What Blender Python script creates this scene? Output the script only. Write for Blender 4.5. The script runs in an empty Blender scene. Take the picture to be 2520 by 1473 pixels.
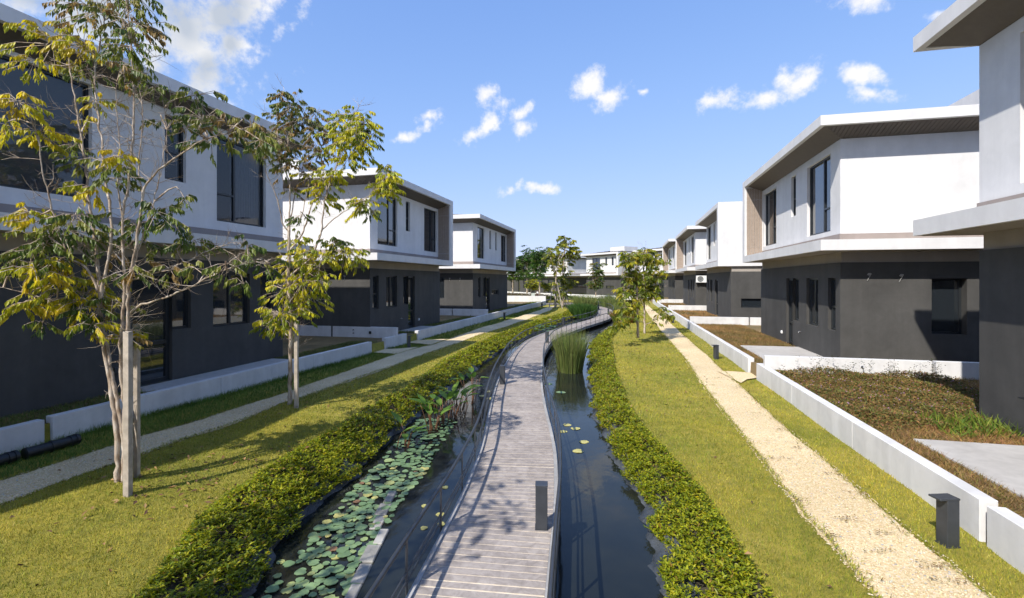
import bpy, math, random
import numpy as np
from mathutils import Vector, Matrix
R = math.radians
rnd = random.Random(7)
rng = np.random.default_rng(11)
scene = bpy.context.scene
COL = scene.collection

# ------------------------------------------------------------------ camera
CZ, FPX, HOR, CX = 2.8, 1200.0, 691.0, 1260.0       # eye height, focal length / horizon / centre measured on a 2520-wide print
cam_d = bpy.data.cameras.new('camera'); cam = bpy.data.objects.new('camera', cam_d); COL.objects.link(cam)
cam.location = (0, 0, CZ); cam.rotation_euler = (R(90), 0, 0)
cam_d.sensor_width = 36.0; cam_d.lens = 36.0 * FPX / 2520.0
cam_d.shift_y = -(736.5 - HOR) / 2520.0
cam_d.clip_start = 0.05; cam_d.clip_end = 6000
scene.camera = cam

# ------------------------------------------------------------------ light
SUN_EL = 43.0
SUN_H = Vector((-0.64, -0.77, 0)).normalized()       # horizontal direction towards the sun: behind and left of the camera
sun_dir = Vector((SUN_H.x * math.cos(R(SUN_EL)), SUN_H.y * math.cos(R(SUN_EL)), math.sin(R(SUN_EL))))
sd = bpy.data.lights.new('sun', 'SUN'); so = bpy.data.objects.new('sun', sd); COL.objects.link(so)
sd.energy = 3.1; sd.angle = R(0.53); sd.color = (1.0, 0.955, 0.88)
so.rotation_euler = sun_dir.to_track_quat('Z', 'Y').to_euler(); so.location = sun_dir * 60
SKY_STRENGTH = 0.15
EXPOSURE = 1.06
vs = scene.view_settings
vs.view_transform = 'Standard'; vs.look = 'None'; vs.gamma = 1.0; vs.use_curve_mapping = False; vs.exposure = EXPOSURE

world = bpy.data.worlds.new('World'); scene.world = world; world.use_nodes = True
def build_world():
    nt = world.node_tree; N = nt.nodes; L = nt.links; N.clear()
    out = N.new('ShaderNodeOutputWorld'); bg = N.new('ShaderNodeBackground'); bg.inputs['Strength'].default_value = SKY_STRENGTH
    sky = N.new('ShaderNodeTexSky'); sky.sky_type = 'NISHITA'; sky.sun_disc = False
    sky.sun_elevation = R(SUN_EL); sky.sun_rotation = math.atan2(sun_dir.x, sun_dir.y)
    sky.air_density = 0.9; sky.dust_density = 0.25; sky.ozone_density = 3.5; sky.altitude = 0
    geo = N.new('ShaderNodeTexCoord')
    def math_(op, a, b=None, c=None):
        n = N.new('ShaderNodeMath'); n.operation = op
        for i, v in enumerate((a, b, c)):
            if v is None: continue
            if isinstance(v, (int, float)): n.inputs[i].default_value = v
            else: L.new(v, n.inputs[i])
        return n.outputs[0]
    def noise(vec, scale, detail=6, rough=.55):
        n = N.new('ShaderNodeTexNoise'); n.inputs['Scale'].default_value = scale; n.inputs['Detail'].default_value = detail
        n.inputs['Roughness'].default_value = rough; L.new(vec, n.inputs['Vector']); return n
    sep = N.new('ShaderNodeSeparateXYZ'); L.new(geo.outputs['Generated'], sep.inputs[0])
    yy = math_('MAXIMUM', sep.outputs[1], 0.08)
    comb = N.new('ShaderNodeCombineXYZ')
    L.new(math_('DIVIDE', sep.outputs[0], yy), comb.inputs[0]); L.new(math_('DIVIDE', sep.outputs[2], yy), comb.inputs[1])
    # warp for ragged edges
    wn = noise(geo.outputs['Generated'], 14, 3, .6)
    sub = N.new('ShaderNodeVectorMath'); sub.operation = 'SUBTRACT'; L.new(wn.outputs['Color'], sub.inputs[0]); sub.inputs[1].default_value = (.5, .5, .5)
    scl = N.new('ShaderNodeVectorMath'); scl.operation = 'SCALE'; L.new(sub.outputs[0], scl.inputs[0]); scl.inputs['Scale'].default_value = .045
    add = N.new('ShaderNodeVectorMath'); add.operation = 'ADD'; L.new(comb.outputs[0], add.inputs[0]); L.new(scl.outputs[0], add.inputs[1])
    blobs = [(450,70,150,180,0),(545,40,110,110,0),(505,165,105,105,10),(615,-5,105,45,0),(290,0,170,70,0),(565,205,18,30,0),(400,-60,220,90,0),(250,40,130,80,0),(120,-20,150,60,0),(560,110,50,70,0),
             (1198,238,33,30,0),(1455,212,48,42,20),(1500,235,48,26,15),(1580,236,17,10,0),(1182,316,48,22,35),(1272,280,32,16,45),
             (1286,322,24,24,-35),(1065,290,26,12,15),(1062,312,24,12,20),(1004,337,30,13,10),(1253,472,27,15,12),(1330,463,38,10,5),
             (1757,250,58,20,14),(1960,205,70,34,25),(1890,240,55,22,20),(2118,188,62,22,-5),(2152,236,50,20,0),(2115,4,78,20,0),
             (2320,40,40,14,0),(-200,60,160,60,0),(2900,200,180,60,0),(900,-350,200,80,0)]
    dmin = None
    for (u, v, ru, rv, rot) in blobs:
        m = N.new('ShaderNodeMapping'); m.vector_type = 'TEXTURE'
        m.inputs['Location'].default_value = ((u - CX) / FPX, (HOR - v) / FPX, 0)
        m.inputs['Rotation'].default_value = (0, 0, R(rot)); m.inputs['Scale'].default_value = (ru * 1.35 / FPX, rv * 1.35 / FPX, 1)
        L.new(add.outputs[0], m.inputs['Vector'])
        ln = N.new('ShaderNodeVectorMath'); ln.operation = 'LENGTH'; L.new(m.outputs[0], ln.inputs[0])
        dmin = ln.outputs['Value'] if dmin is None else math_('MINIMUM', dmin, ln.outputs['Value'])
    field = math_('SUBTRACT', 1.0, dmin)
    # clouds elsewhere (behind the viewer and overhead), from the direction alone
    gen = noise(geo.outputs['Generated'], 2.6, 2, .5)
    back = math_('MULTIPLY', math_('LESS_THAN', sep.outputs[1], 0.10), math_('GREATER_THAN', sep.outputs[2], 0.05))
    genf = math_('SUBTRACT', math_('MULTIPLY', math_('SUBTRACT', gen.outputs['Fac'], .60), 7.0), math_('MULTIPLY', math_('SUBTRACT', 1.0, back), 5.0))
    field = math_('MAXIMUM', field, genf)
    fb = noise(geo.outputs['Generated'], 24, 6, .62)
    fsum = math_('ADD', field, math_('MULTIPLY', math_('SUBTRACT', fb.outputs['Fac'], .5), 3.2))
    mr = N.new('ShaderNodeMapRange'); mr.interpolation_type = 'SMOOTHSTEP'; L.new(fsum, mr.inputs['Value'])
    mr.inputs['From Min'].default_value = -0.05; mr.inputs['From Max'].default_value = 1.05
    # cloud shade: grey bases inside, white rims
    gn = noise(geo.outputs['Generated'], 9, 3, .5)
    thick = N.new('ShaderNodeMapRange'); L.new(math_('ADD', field, math_('MULTIPLY', math_('SUBTRACT', gn.outputs['Fac'], .5), 1.6)), thick.inputs['Value'])
    thick.inputs['From Min'].default_value = .05; thick.inputs['From Max'].default_value = .75
    big = N.new("ShaderNodeMapRange")
    sp2 = N.new('ShaderNodeSeparateXYZ'); L.new(comb.outputs[0], sp2.inputs[0])
    L.new(sp2.outputs[0], big.inputs['Value']); big.inputs['From Min'].default_value = -.5; big.inputs['From Max'].default_value = -.56
    greyf = math_('MULTIPLY', thick.outputs[0], math_('ADD', math_('MULTIPLY', big.outputs[0], .85), .12))
    cc = N.new('ShaderNodeMix'); cc.data_type = 'RGBA'; L.new(greyf, cc.inputs['Factor'])
    k = 0.52 / SKY_STRENGTH
    cc.inputs['A'].default_value = (k, k * .985, k * .97, 1); cc.inputs['B'].default_value = (k * .50, k * .56, k * .66, 1)
    mx = N.new('ShaderNodeMix'); mx.data_type = 'RGBA'
    L.new(mr.outputs[0], mx.inputs['Factor'])
    # hazier, deeper tropical blue: each channel of the physical sky rolled off towards a ceiling
    va = N.new('ShaderNodeVectorMath'); va.operation = 'ADD'; L.new(sky.outputs[0], va.inputs[0]); va.inputs[1].default_value = (2.9, 2.3, 1.63)
    vd = N.new('ShaderNodeVectorMath'); vd.operation = 'DIVIDE'; L.new(sky.outputs[0], vd.inputs[0]); L.new(va.outputs[0], vd.inputs[1])
    vk = N.new('ShaderNodeVectorMath'); vk.operation = 'MULTIPLY'; L.new(vd.outputs[0], vk.inputs[0]); vk.inputs[1].default_value = (3.3, 3.4, 4.4)
    L.new(vk.outputs[0], mx.inputs['A']); L.new(cc.outputs['Result'], mx.inputs['B'])
    L.new(mx.outputs['Result'], bg.inputs['Color']); L.new(bg.outputs[0], out.inputs[0])
    world.cycles.sampling_method = 'MANUAL'; world.cycles.sample_map_resolution = 512
build_world()
scene.cycles.max_bounces = 4; scene.cycles.diffuse_bounces = 3; scene.cycles.glossy_bounces = 2; scene.cycles.transmission_bounces = 2; scene.cycles.transparent_max_bounces = 8
scene.cycles.use_adaptive_sampling = True; scene.cycles.adaptive_threshold = .03
scene.cycles.use_denoising = True

# ------------------------------------------------------------------ materials
MATS = {}
def mat(name, build):
    if name in MATS: return MATS[name]
    m = bpy.data.materials.new(name); m.use_nodes = True; nt = m.node_tree
    build(m, nt, nt.nodes, nt.links, nt.nodes['Principled BSDF']); MATS[name] = m; return m
def nz(N, L, scale, detail=5, rough=.55, vec=None, dist=0):
    n = N.new('ShaderNodeTexNoise'); n.inputs['Scale'].default_value = scale; n.inputs['Detail'].default_value = detail
    n.inputs['Roughness'].default_value = rough; n.inputs['Distortion'].default_value = dist
    if vec is not None: L.new(vec, n.inputs['Vector'])
    return n
def ramp(N, L, fac, stops):
    r = N.new('ShaderNodeValToRGB'); L.new(fac, r.inputs['Fac']); e = r.color_ramp.elements
    while len(e) < len(stops): e.new(.5)
    for i, (p, c) in enumerate(stops): e[i].position = p; e[i].color = (c[0], c[1], c[2], 1)
    return r.outputs['Color']
def bump(N, L, bs, height, strength=.3, dist=.01):
    b = N.new('ShaderNodeBump'); b.inputs['Strength'].default_value = strength; b.inputs['Distance'].default_value = dist
    L.new(height, b.inputs['Height']); L.new(b.outputs[0], bs.inputs['Normal']); return b
def pos(N, L, scale=(1, 1, 1)):
    g = N.new('ShaderNodeNewGeometry'); m = N.new('ShaderNodeMapping'); m.inputs['Scale'].default_value = scale
    L.new(g.outputs['Position'], m.inputs['Vector']); return m.outputs[0]
def mixc(N, L, fac, a, b, mode='MIX'):
    m = N.new('ShaderNodeMix'); m.data_type = 'RGBA'; m.blend_type = mode
    for k, v in (('Factor', fac), ('A', a), ('B', b)):
        s = m.inputs[k]
        if isinstance(v, (int, float)): s.default_value = v
        elif isinstance(v, tuple): s.default_value = (*v[:3], 1)
        else: L.new(v, s)
    return m.outputs['Result']

def plaster(name, c, var=.06, rough=.85, streak=.10):
    def b(m, nt, N, L, bs):
        p = pos(N, L); n1 = nz(N, L, .9, 6, .6, p); n2 = nz(N, L, 1.0, 4, .6, pos(N, L, (2.2, 2.2, .16)))
        n3 = nz(N, L, 60, 3, .6, p); n4 = nz(N, L, 3.5, 5, .65, p, .6)
        lo = tuple(x * (1 - var * 2.2) for x in c); hi = tuple(min(1, x * (1 + var)) for x in c)
        col = ramp(N, L, n1.outputs['Fac'], [(.3, lo), (.68, hi)])
        st = ramp(N, L, n2.outputs['Fac'], [(.42, (1 - streak,) * 3), (.62, (1, 1, 1))])
        st2 = ramp(N, L, n4.outputs['Fac'], [(.36, (1 - streak * .8,) * 3), (.6, (1, 1, 1))])
        col = mixc(N, L, 1.0, mixc(N, L, 1.0, col, st, 'MULTIPLY'), st2, 'MULTIPLY')
        L.new(col, bs.inputs['Base Color']); bs.inputs['Roughness'].default_value = rough
        bump(N, L, bs, n3.outputs['Fac'], .25, .004)
    return mat(name, b)
WHITE = plaster('white_plaster', (.67, .655, .64), .03, .85, .06)
WHITE2 = plaster('white_wall_paint', (.69, .675, .66), .04, .85, .10)
DARK = plaster('charcoal_plaster', (.068, .065, .060), .10, .8, .16)
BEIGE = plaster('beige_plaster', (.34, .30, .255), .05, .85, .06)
TAUPE = plaster('taupe_plaster', (.30, .25, .22), .06, .8, .08)
def simple(name, c, rough=.5, metal=0, var=.0, spec=.5):
    def b(m, nt, N, L, bs):
        bs.inputs['Roughness'].default_value = rough; bs.inputs['Metallic'].default_value = metal
        bs.inputs['Specular IOR Level'].default_value = spec
        if var:
            n = nz(N, L, 8, 5, .6, pos(N, L))
            L.new(ramp(N, L, n.outputs['Fac'], [(.3, tuple(x * (1 - var) for x in c)), (.7, tuple(min(1, x * (1 + var)) for x in c))]), bs.inputs['Base Color'])
        else: bs.inputs['Base Color'].default_value = (*c, 1)
    return mat(name, b)
SOFFIT = simple('soffit_board', (.095, .078, .062), .65, 0, .12)
SOFFIT_GAP = simple('soffit_joint', (.05, .042, .035), .8)
FINB = simple('cladding_board', (.31, .245, .195), .6, 0, .10)
FRAME = simple('dark_aluminium', (.028, .032, .036), .38, .3, .1)
METAL = simple('charcoal_metal', (.055, .060, .068), .42, .35, .15)
TILE = simple('roof_tile', (.055, .045, .042), .7, 0, .25)
STEEL = simple('steel', (.6, .6, .6), .25, 1)
WHITEP = simple('white_plastic', (.75, .75, .73), .45)
BLACKP = simple('black_plastic', (.012, .013, .014), .4, 0, .3)
CABLE = simple('pale_cable', (.38, .375, .36), .6)
CURTAIN = simple('curtain_fabric', (.34, .345, .36), .9, 0, .08)
BLIND = simple('blind_slat', (.30, .31, .335), .6)
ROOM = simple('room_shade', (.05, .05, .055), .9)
def b_(m, nt, N, L, bs):
    bs.inputs['Base Color'].default_value = (.016, .020, .024, 1); bs.inputs['Roughness'].default_value = .03; bs.inputs['IOR'].default_value = 2.1
    n = nz(N, L, 1.3, 2, .5, pos(N, L)); bump(N, L, bs, n.outputs['Fac'], .05, .02)
GLASS = mat('window_glass', b_)
def b_(m, nt, N, L, bs):
    out = [n for n in N if n.type == 'OUTPUT_MATERIAL'][0]
    bs.inputs['Base Color'].default_value = (.01, .013, .016, 1); bs.inputs['Roughness'].default_value = .03; bs.inputs['IOR'].default_value = 2.2
    t = N.new('ShaderNodeBsdfTransparent'); t.inputs[0].default_value = (.62, .66, .70, 1)
    mx = N.new('ShaderNodeMixShader'); mx.inputs[0].default_value = .38
    L.new(t.outputs[0], mx.inputs[1]); L.new(bs.outputs[0], mx.inputs[2]); L.new(mx.outputs[0], out.inputs[0])
GLASS_T = mat('clear_window_glass', b_)
def b_(m, nt, N, L, bs):
    p = pos(N, L); n1 = nz(N, L, 1.5, 6, .6, p); n2 = nz(N, L, 9, 6, .7, p, .8); n3 = nz(N, L, 120, 2, .5, p)
    c = ramp(N, L, n1.outputs['Fac'], [(.3, (.262, .226, .200)), (.7, (.39, .342, .305))])
    c = mixc(N, L, 1.0, c, ramp(N, L, n2.outputs['Fac'], [(.35, (.70, .69, .69)), (.6, (1.05, 1.05, 1.05))]), 'MULTIPLY')
    L.new(c, bs.inputs['Base Color']); bs.inputs['Roughness'].default_value = .8; bump(N, L, bs, n3.outputs['Fac'], .3, .004)
PLANK = mat('weathered_deck', b_)
GROUT = simple('sandy_grout', (.66, .56, .42), .95, 0, .2)
JOINTD = simple('rusty_joint', (.12, .075, .045), .9, 0, .4)
def b_(m, nt, N, L, bs):
    p = pos(N, L); n1 = nz(N, L, .7, 5, .6, p); n2 = nz(N, L, 5, 5, .6, p)
    c = ramp(N, L, n1.outputs['Fac'], [(.3, (.40, .375, .345)), (.7, (.52, .495, .46))])
    c = mixc(N, L, 1.0, c, ramp(N, L, n2.outputs['Fac'], [(.3, (.85, .85, .85)), (.6, (1, 1, 1))]), 'MULTIPLY')
    L.new(c, bs.inputs['Base Color']); bs.inputs['Roughness'].default_value = .8
CONC = mat('patio_concrete', b_)
def b_(m, nt, N, L, bs):
    p = pos(N, L)
    v = N.new('ShaderNodeTexVoronoi'); v.inputs['Scale'].default_value = 70; L.new(p, v.inputs['Vector'])
    v2 = N.new('ShaderNodeTexVoronoi'); v2.inputs['Scale'].default_value = 19; L.new(p, v2.inputs['Vector'])
    sp = N.new('ShaderNodeSeparateColor'); L.new(v.outputs['Color'], sp.inputs[0])
    c = ramp(N, L, sp.outputs[0], [(0, (.56, .41, .21)), (.35, (.71, .55, .31)), (.75, (.78, .63, .39)), (1, (.82, .71, .50))])
    sp2 = N.new('ShaderNodeSeparateColor'); L.new(v2.outputs['Color'], sp2.inputs[0])
    g = ramp(N, L, sp2.outputs[1], [(.982, (0, 0, 0)), (.988, (1, 1, 1))])
    n = nz(N, L, .55, 5, .6, p); c = mixc(N, L, 1.0, c, ramp(N, L, n.outputs['Fac'], [(.3, (.78, .76, .74)), (.65, (1, 1, 1))]), 'MULTIPLY')
    L.new(c, bs.inputs['Base Color']); bs.inputs['Roughness'].default_value = .95
    bump(N, L, bs, v.outputs['Distance'], .5, .012)
GRAVEL = mat('pale_gravel', b_)
def b_(m, nt, N, L, bs):
    p = pos(N, L); n1 = nz(N, L, .6, 5, .6, p); n2 = nz(N, L, 6, 6, .7, p); n3 = nz(N, L, 90, 3, .7, p)
    c = ramp(N, L, n1.outputs['Fac'], [(.3, (.23, .225, .03)), (.55, (.33, .285, .038)), (.72, (.41, .33, .065))])
    c = mixc(N, L, 1.0, c, ramp(N, L, n2.outputs['Fac'], [(.3, (.55, .62, .55)), (.65, (1.15, 1.1, 1.05))]), 'MULTIPLY')
    c = mixc(N, L, 1.0, c, ramp(N, L, n3.outputs['Fac'], [(.3, (.55, .58, .5)), (.65, (1.25, 1.2, 1.1))]), 'MULTIPLY')
    L.new(c, bs.inputs['Base Color']); bs.inputs['Roughness'].default_value = .95; bump(N, L, bs, n3.outputs['Fac'], .7, .03)
LAWN = mat('lawn_turf', b_)
def b_(m, nt, N, L, bs):
    p = pos(N, L); n1 = nz(N, L, 1.1, 5, .6, p); n3 = nz(N, L, 60, 3, .7, p)
    c = ramp(N, L, n1.outputs['Fac'], [(.3, (.12, .095, .035)), (.55, (.22, .145, .06)), (.72, (.29, .195, .08))])
    c = mixc(N, L, 1.0, c, ramp(N, L, n3.outputs['Fac'], [(.3, (.5, .5, .5)), (.65, (1.2, 1.2, 1.1))]), 'MULTIPLY')
    L.new(c, bs.inputs['Base Color']); bs.inputs['Roughness'].default_value = .95; bump(N, L, bs, n3.outputs['Fac'], .7, .03)
DRYSOIL = mat('dry_garden_soil', b_)
def b_(m, nt, N, L, bs):
    p = pos(N, L); n1 = nz(N, L, 3, 5, .6, p)
    L.new(ramp(N, L, n1.outputs['Fac'], [(.3, (.025, .022, .013)), (.7, (.06, .05, .03))]), bs.inputs['Base Color']); bs.inputs['Roughness'].default_value = .95
SOIL = mat('bank_soil', b_)
def b_(m, nt, N, L, bs):
    p = pos(N, L); n1 = nz(N, L, 7, 6, .6, p, 1.2); n2 = nz(N, L, 2.2, 4, .6, p)
    L.new(ramp(N, L, n2.outputs['Fac'], [(.35, (.025, .03, .036)), (.7, (.085, .095, .105))]), bs.inputs['Base Color']); bs.inputs['Roughness'].default_value = .48
    bump(N, L, bs, n1.outputs['Fac'], .7, .05)
LINER = mat('pond_liner', b_)
def b_(m, nt, N, L, bs):
    p = pos(N, L); n1 = nz(N, L, .8, 4, .6, p); n2 = nz(N, L, 2.4, 3, .5, pos(N, L, (1, .6, 1)))
    L.new(ramp(N, L, n1.outputs['Fac'], [(.35, (.010, .013, .013)), (.62, (.018, .020, .016)), (.75, (.032, .028, .017))]), bs.inputs['Base Color'])
    bs.inputs['Roughness'].default_value = .085; bs.inputs['IOR'].default_value = 1.33; bump(N, L, bs, n2.outputs['Fac'], .12, .05)
WATER = mat('dark_pond_water', b_)
def b_(m, nt, N, L, bs):
    p = pos(N, L); n1 = nz(N, L, 14, 6, .65, pos(N, L, (1, 1, .35))); n2 = nz(N, L, 50, 4, .6, p)
    L.new(ramp(N, L, n1.outputs['Fac'], [(.32, (.17, .11, .068)), (.48, (.36, .28, .205)), (.66, (.58, .51, .43))]), bs.inputs['Base Color'])
    bs.inputs['Roughness'].default_value = .9; bump(N, L, bs, n2.outputs['Fac'], .6, .01)
BARK = mat('pale_bark', b_)
WOOD = simple('grey_timber', (.40, .34, .27), .85, 0, .25)
STONE = plaster('pale_stone', (.42, .40, .36), .16, .9, .3)
def leafmat(name, trans=.35, rough=.45, spec=.35):
    def b(m, nt, N, L, bs):
        out = [n for n in N if n.type == 'OUTPUT_MATERIAL'][0]
        a = N.new('ShaderNodeAttribute'); a.attribute_name = 'tint'
        L.new(a.outputs['Color'], bs.inputs['Base Color']); bs.inputs['Roughness'].default_value = rough; bs.inputs['Specular IOR Level'].default_value = spec
        t = N.new('ShaderNodeBsdfTranslucent'); L.new(a.outputs['Color'], t.inputs['Color'])
        mx = N.new('ShaderNodeMixShader'); mx.inputs[0].default_value = trans
        L.new(bs.outputs[0], mx.inputs[1]); L.new(t.outputs[0], mx.inputs[2]); L.new(mx.outputs[0], out.inputs[0])
    return mat(name, b)
LEAF = leafmat('tree_leaf', .48, .42, .35); BLADE = leafmat('grass_blade', .3, .6, .2); COVER = leafmat('ground_cover_leaf', .38, .4, .4); DRY = leafmat('dry_leaf', .15, .8, .2)
def b_(m, nt, N, L, bs):
    oi = N.new('ShaderNodeObjectInfo'); p = pos(N, L); n = nz(N, L, 6, 4, .6, p)
    c = ramp(N, L, oi.outputs['Random'], [(0, (.13, .21, .10)), (.6, (.19, .28, .14)), (.85, (.26, .33, .14)), (1, (.33, .33, .12))])
    c = mixc(N, L, 1.0, c, ramp(N, L, n.outputs['Fac'], [(.3, (.75, .78, .75)), (.65, (1.1, 1.08, 1.0))]), 'MULTIPLY')
    L.new(c, bs.inputs['Base Color']); bs.inputs['Roughness'].default_value = .5
PAD = mat('lily_pad_green', b_)
PADY = simple('lily_pad_yellow', (.44, .40, .13), .5, 0, .3)
PADB = simple('lily_pad_brown', (.22, .12, .06), .7, 0, .35)

# ------------------------------------------------------------------ helpers
def tag(o, label=None, cat=None, group=None, kind=None):
    if label: o['label'] = label
    if cat: o['category'] = cat
    if group: o['group'] = group
    if kind: o['kind'] = kind
    return o
def empty(name, loc, label=None, cat=None, group=None):
    o = bpy.data.objects.new(name, None); o.location = loc; o.empty_display_size = .2; COL.objects.link(o)
    return tag(o, label, cat, group)
def attach(o, parent):
    if parent is None: return o
    o.parent = parent
    if parent.type == 'EMPTY': o.matrix_parent_inverse = Matrix.Translation(-Vector(parent.location))
    return o
def link(name, me, mats, parent=None, smooth=False):
    o = bpy.data.objects.new(name, me); COL.objects.link(o)
    for m in (mats if isinstance(mats, (list, tuple)) else [mats]):
        if m is not None and len(me.materials) < (len(mats) if isinstance(mats, (list, tuple)) else 1): me.materials.append(m)
    if smooth: me.polygons.foreach_set('use_smooth', [True] * len(me.polygons))
    return attach(o, parent)
class MB:
    def __init__(s): s.v = []; s.f = []; s.m = []
    def quad(s, pts, mi=0):
        i = len(s.v); s.v += [tuple(p) for p in pts]; s.f.append(tuple(range(i, i + len(pts)))); s.m.append(mi)
    def box(s, o, a, b, c, mi=0):
        """box from corner o spanned by vectors a, b, c"""
        o, a, b, c = map(Vector, (o, a, b, c)); i = len(s.v)
        P = [o, o + a, o + a + b, o + b]; P += [p + c for p in P]; s.v += [tuple(p) for p in P]
        for q in ((0, 3, 2, 1), (4, 5, 6, 7), (0, 1, 5, 4), (1, 2, 6, 5), (2, 3, 7, 6), (3, 0, 4, 7)): s.f.append(tuple(i + k for k in q)); s.m.append(mi)
    def abox(s, x0, x1, y0, y1, z0, z1, mi=0): s.box((x0, y0, z0), (x1 - x0, 0, 0), (0, y1 - y0, 0), (0, 0, z1 - z0), mi)
    def prism(s, poly, z0, z1, mi=0):
        n = len(poly); i = len(s.v); s.v += [(p[0], p[1], z0) for p in poly] + [(p[0], p[1], z1) for p in poly]
        s.f.append(tuple(i + k for k in range(n))[::-1]); s.m.append(mi); s.f.append(tuple(i + n + k for k in range(n))); s.m.append(mi)
        for k in range(n): j = (k + 1) % n; s.f.append((i + k, i + j, i + n + j, i + n + k)); s.m.append(mi)
    def tube(s, pts, rad, n=8, cap=True, mi=0):
        pts = [Vector(p) for p in pts]; i0 = len(s.v)
        if not hasattr(rad, '__len__'): rad = [rad] * len(pts)
        up = None
        for k, p in enumerate(pts):
            t = (pts[min(k + 1, len(pts) - 1)] - pts[max(k - 1, 0)])
            t = t.normalized() if t.length > 1e-9 else Vector((0, 0, 1))
            if up is None: up = t.orthogonal().normalized()
            else:
                up = up - t * up.dot(t); up = up.normalized() if up.length > 1e-6 else t.orthogonal().normalized()
            w = t.cross(up)
            for q in range(n):
                a = 2 * math.pi * q / n; s.v.append(tuple(p + (up * math.cos(a) + w * math.sin(a)) * rad[k]))
        for k in range(len(pts) - 1):
            for q in range(n):
                r = (q + 1) % n; s.f.append((i0 + k * n + q, i0 + k * n + r, i0 + (k + 1) * n + r, i0 + (k + 1) * n + q)); s.m.append(mi)
        if cap:
            s.f.append(tuple(i0 + q for q in range(n))[::-1]); s.m.append(mi)
            e = i0 + (len(pts) - 1) * n; s.f.append(tuple(e + q for q in range(n))); s.m.append(mi)
    def build(s, name, mats, parent=None, smooth=False, bevel=0):
        me = bpy.data.meshes.new(name); me.from_pydata(s.v, [], s.f)
        o = link(name, me, mats, parent, smooth)
        if isinstance(mats, (list, tuple)): me.polygons.foreach_set('material_index', s.m)
        me.update()
        if bevel:
            b = o.modifiers.new('bevel', 'BEVEL'); b.width = bevel; b.segments = 1; b.limit_method = 'ANGLE'
        return o
def np_mesh(name, V, F, mats, parent=None, tint=None, smooth=False):
    """V (n,3) float, F (m,k) int, all faces with k corners"""
    me = bpy.data.meshes.new(name); V = np.asarray(V, np.float32); F = np.asarray(F, np.int32); k = F.shape[1]
    me.vertices.add(len(V)); me.vertices.foreach_set('co', V.ravel())
    me.loops.add(F.size); me.loops.foreach_set('vertex_index', F.ravel())
    me.polygons.add(len(F)); me.polygons.foreach_set('loop_start', np.arange(len(F), dtype=np.int32) * k)
    try: me.polygons.foreach_set('loop_total', np.full(len(F), k, np.int32))
    except Exception: pass
    if tint is not None:
        a = me.color_attributes.new('tint', 'FLOAT_COLOR', 'POINT')
        c = np.ones((len(V), 4), np.float32); c[:, :3] = tint; a.data.foreach_set('color', c.ravel())
    me.update(calc_edges=True); me.validate()
    return link(name, me, mats, parent, smooth)
def unit(a): return a / np.maximum(np.linalg.norm(a, axis=1, keepdims=True), 1e-9)
def leaf_arrays(P, D, Ln, W, Nn, C, fold=.18, curl=.12):
    """folded, pointed leaves: base P, direction D, length, width, face normal Nn"""
    D = unit(D); S = unit(np.cross(D, Nn)); Nn = np.cross(S, D); n = len(P)
    Ln = Ln[:, None]; W = W[:, None]
    b = P; c = P + D * Ln * .45 - Nn * W * fold; t = P + D * Ln - Nn * Ln * curl
    ml = P + D * Ln * .42 + S * W * .5 + Nn * W * fold; mr = P + D * Ln * .42 - S * W * .5 + Nn * W * fold
    V = np.stack([b, mr, c, ml, t], 1).reshape(-1, 3); i = np.arange(n)[:, None] * 5
    F = np.concatenate([i + np.array([0, 1, 2]), i + np.array([0, 2, 3]), i + np.array([2, 1, 4]), i + np.array([2, 4, 3])], 0)
    return V, F, np.repeat(C, 5, 0)
def kite_arrays(P, D, Ln, W, Nn, C):
    D = unit(D); S = unit(np.cross(D, Nn)); Ln = Ln[:, None]; W = W[:, None]
    V = np.stack([P, P + D * Ln * .4 - S * W * .5, P + D * Ln, P + D * Ln * .4 + S * W * .5], 1).reshape(-1, 3)
    i = np.arange(len(P))[:, None] * 4
    F = np.concatenate([i + np.array([0, 1, 2]), i + np.array([0, 2, 3])], 0)
    return V, F, np.repeat(C, 4, 0)
def rand_cols(n, cols, wts=None, jit=.18):
    cols = np.array(cols, float); k = rng.choice(len(cols), n, p=None if wts is None else np.array(wts) / sum(wts))
    return cols[k] * (1 + rng.uniform(-jit, jit, (n, 1))) * (1 + rng.uniform(-.06, .06, (n, 3)))
def smooth_line(pts, step):
    """Catmull-Rom through pts, resampled to even steps; works on 2-D or 3-D points"""
    P = [np.array(p, float) for p in pts]; P = [2 * P[0] - P[1]] + P + [2 * P[-1] - P[-2]]; out = []
    for i in range(1, len(P) - 2):
        for t in np.linspace(0, 1, 12, endpoint=False):
            out.append(.5 * ((2 * P[i]) + (-P[i - 1] + P[i + 1]) * t + (2 * P[i - 1] - 5 * P[i] + 4 * P[i + 1] - P[i + 2]) * t * t + (-P[i - 1] + 3 * P[i] - 3 * P[i + 1] + P[i + 2]) * t ** 3))
    out.append(P[-2]); A = np.array(out); d = np.r_[0, np.cumsum(np.linalg.norm(np.diff(A, axis=0), axis=1))]
    n = max(2, int(round(d[-1] / step)) + 1); s = np.linspace(0, d[-1], n)
    return np.stack([np.interp(s, d, A[:, j]) for j in range(A.shape[1])], 1)

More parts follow.
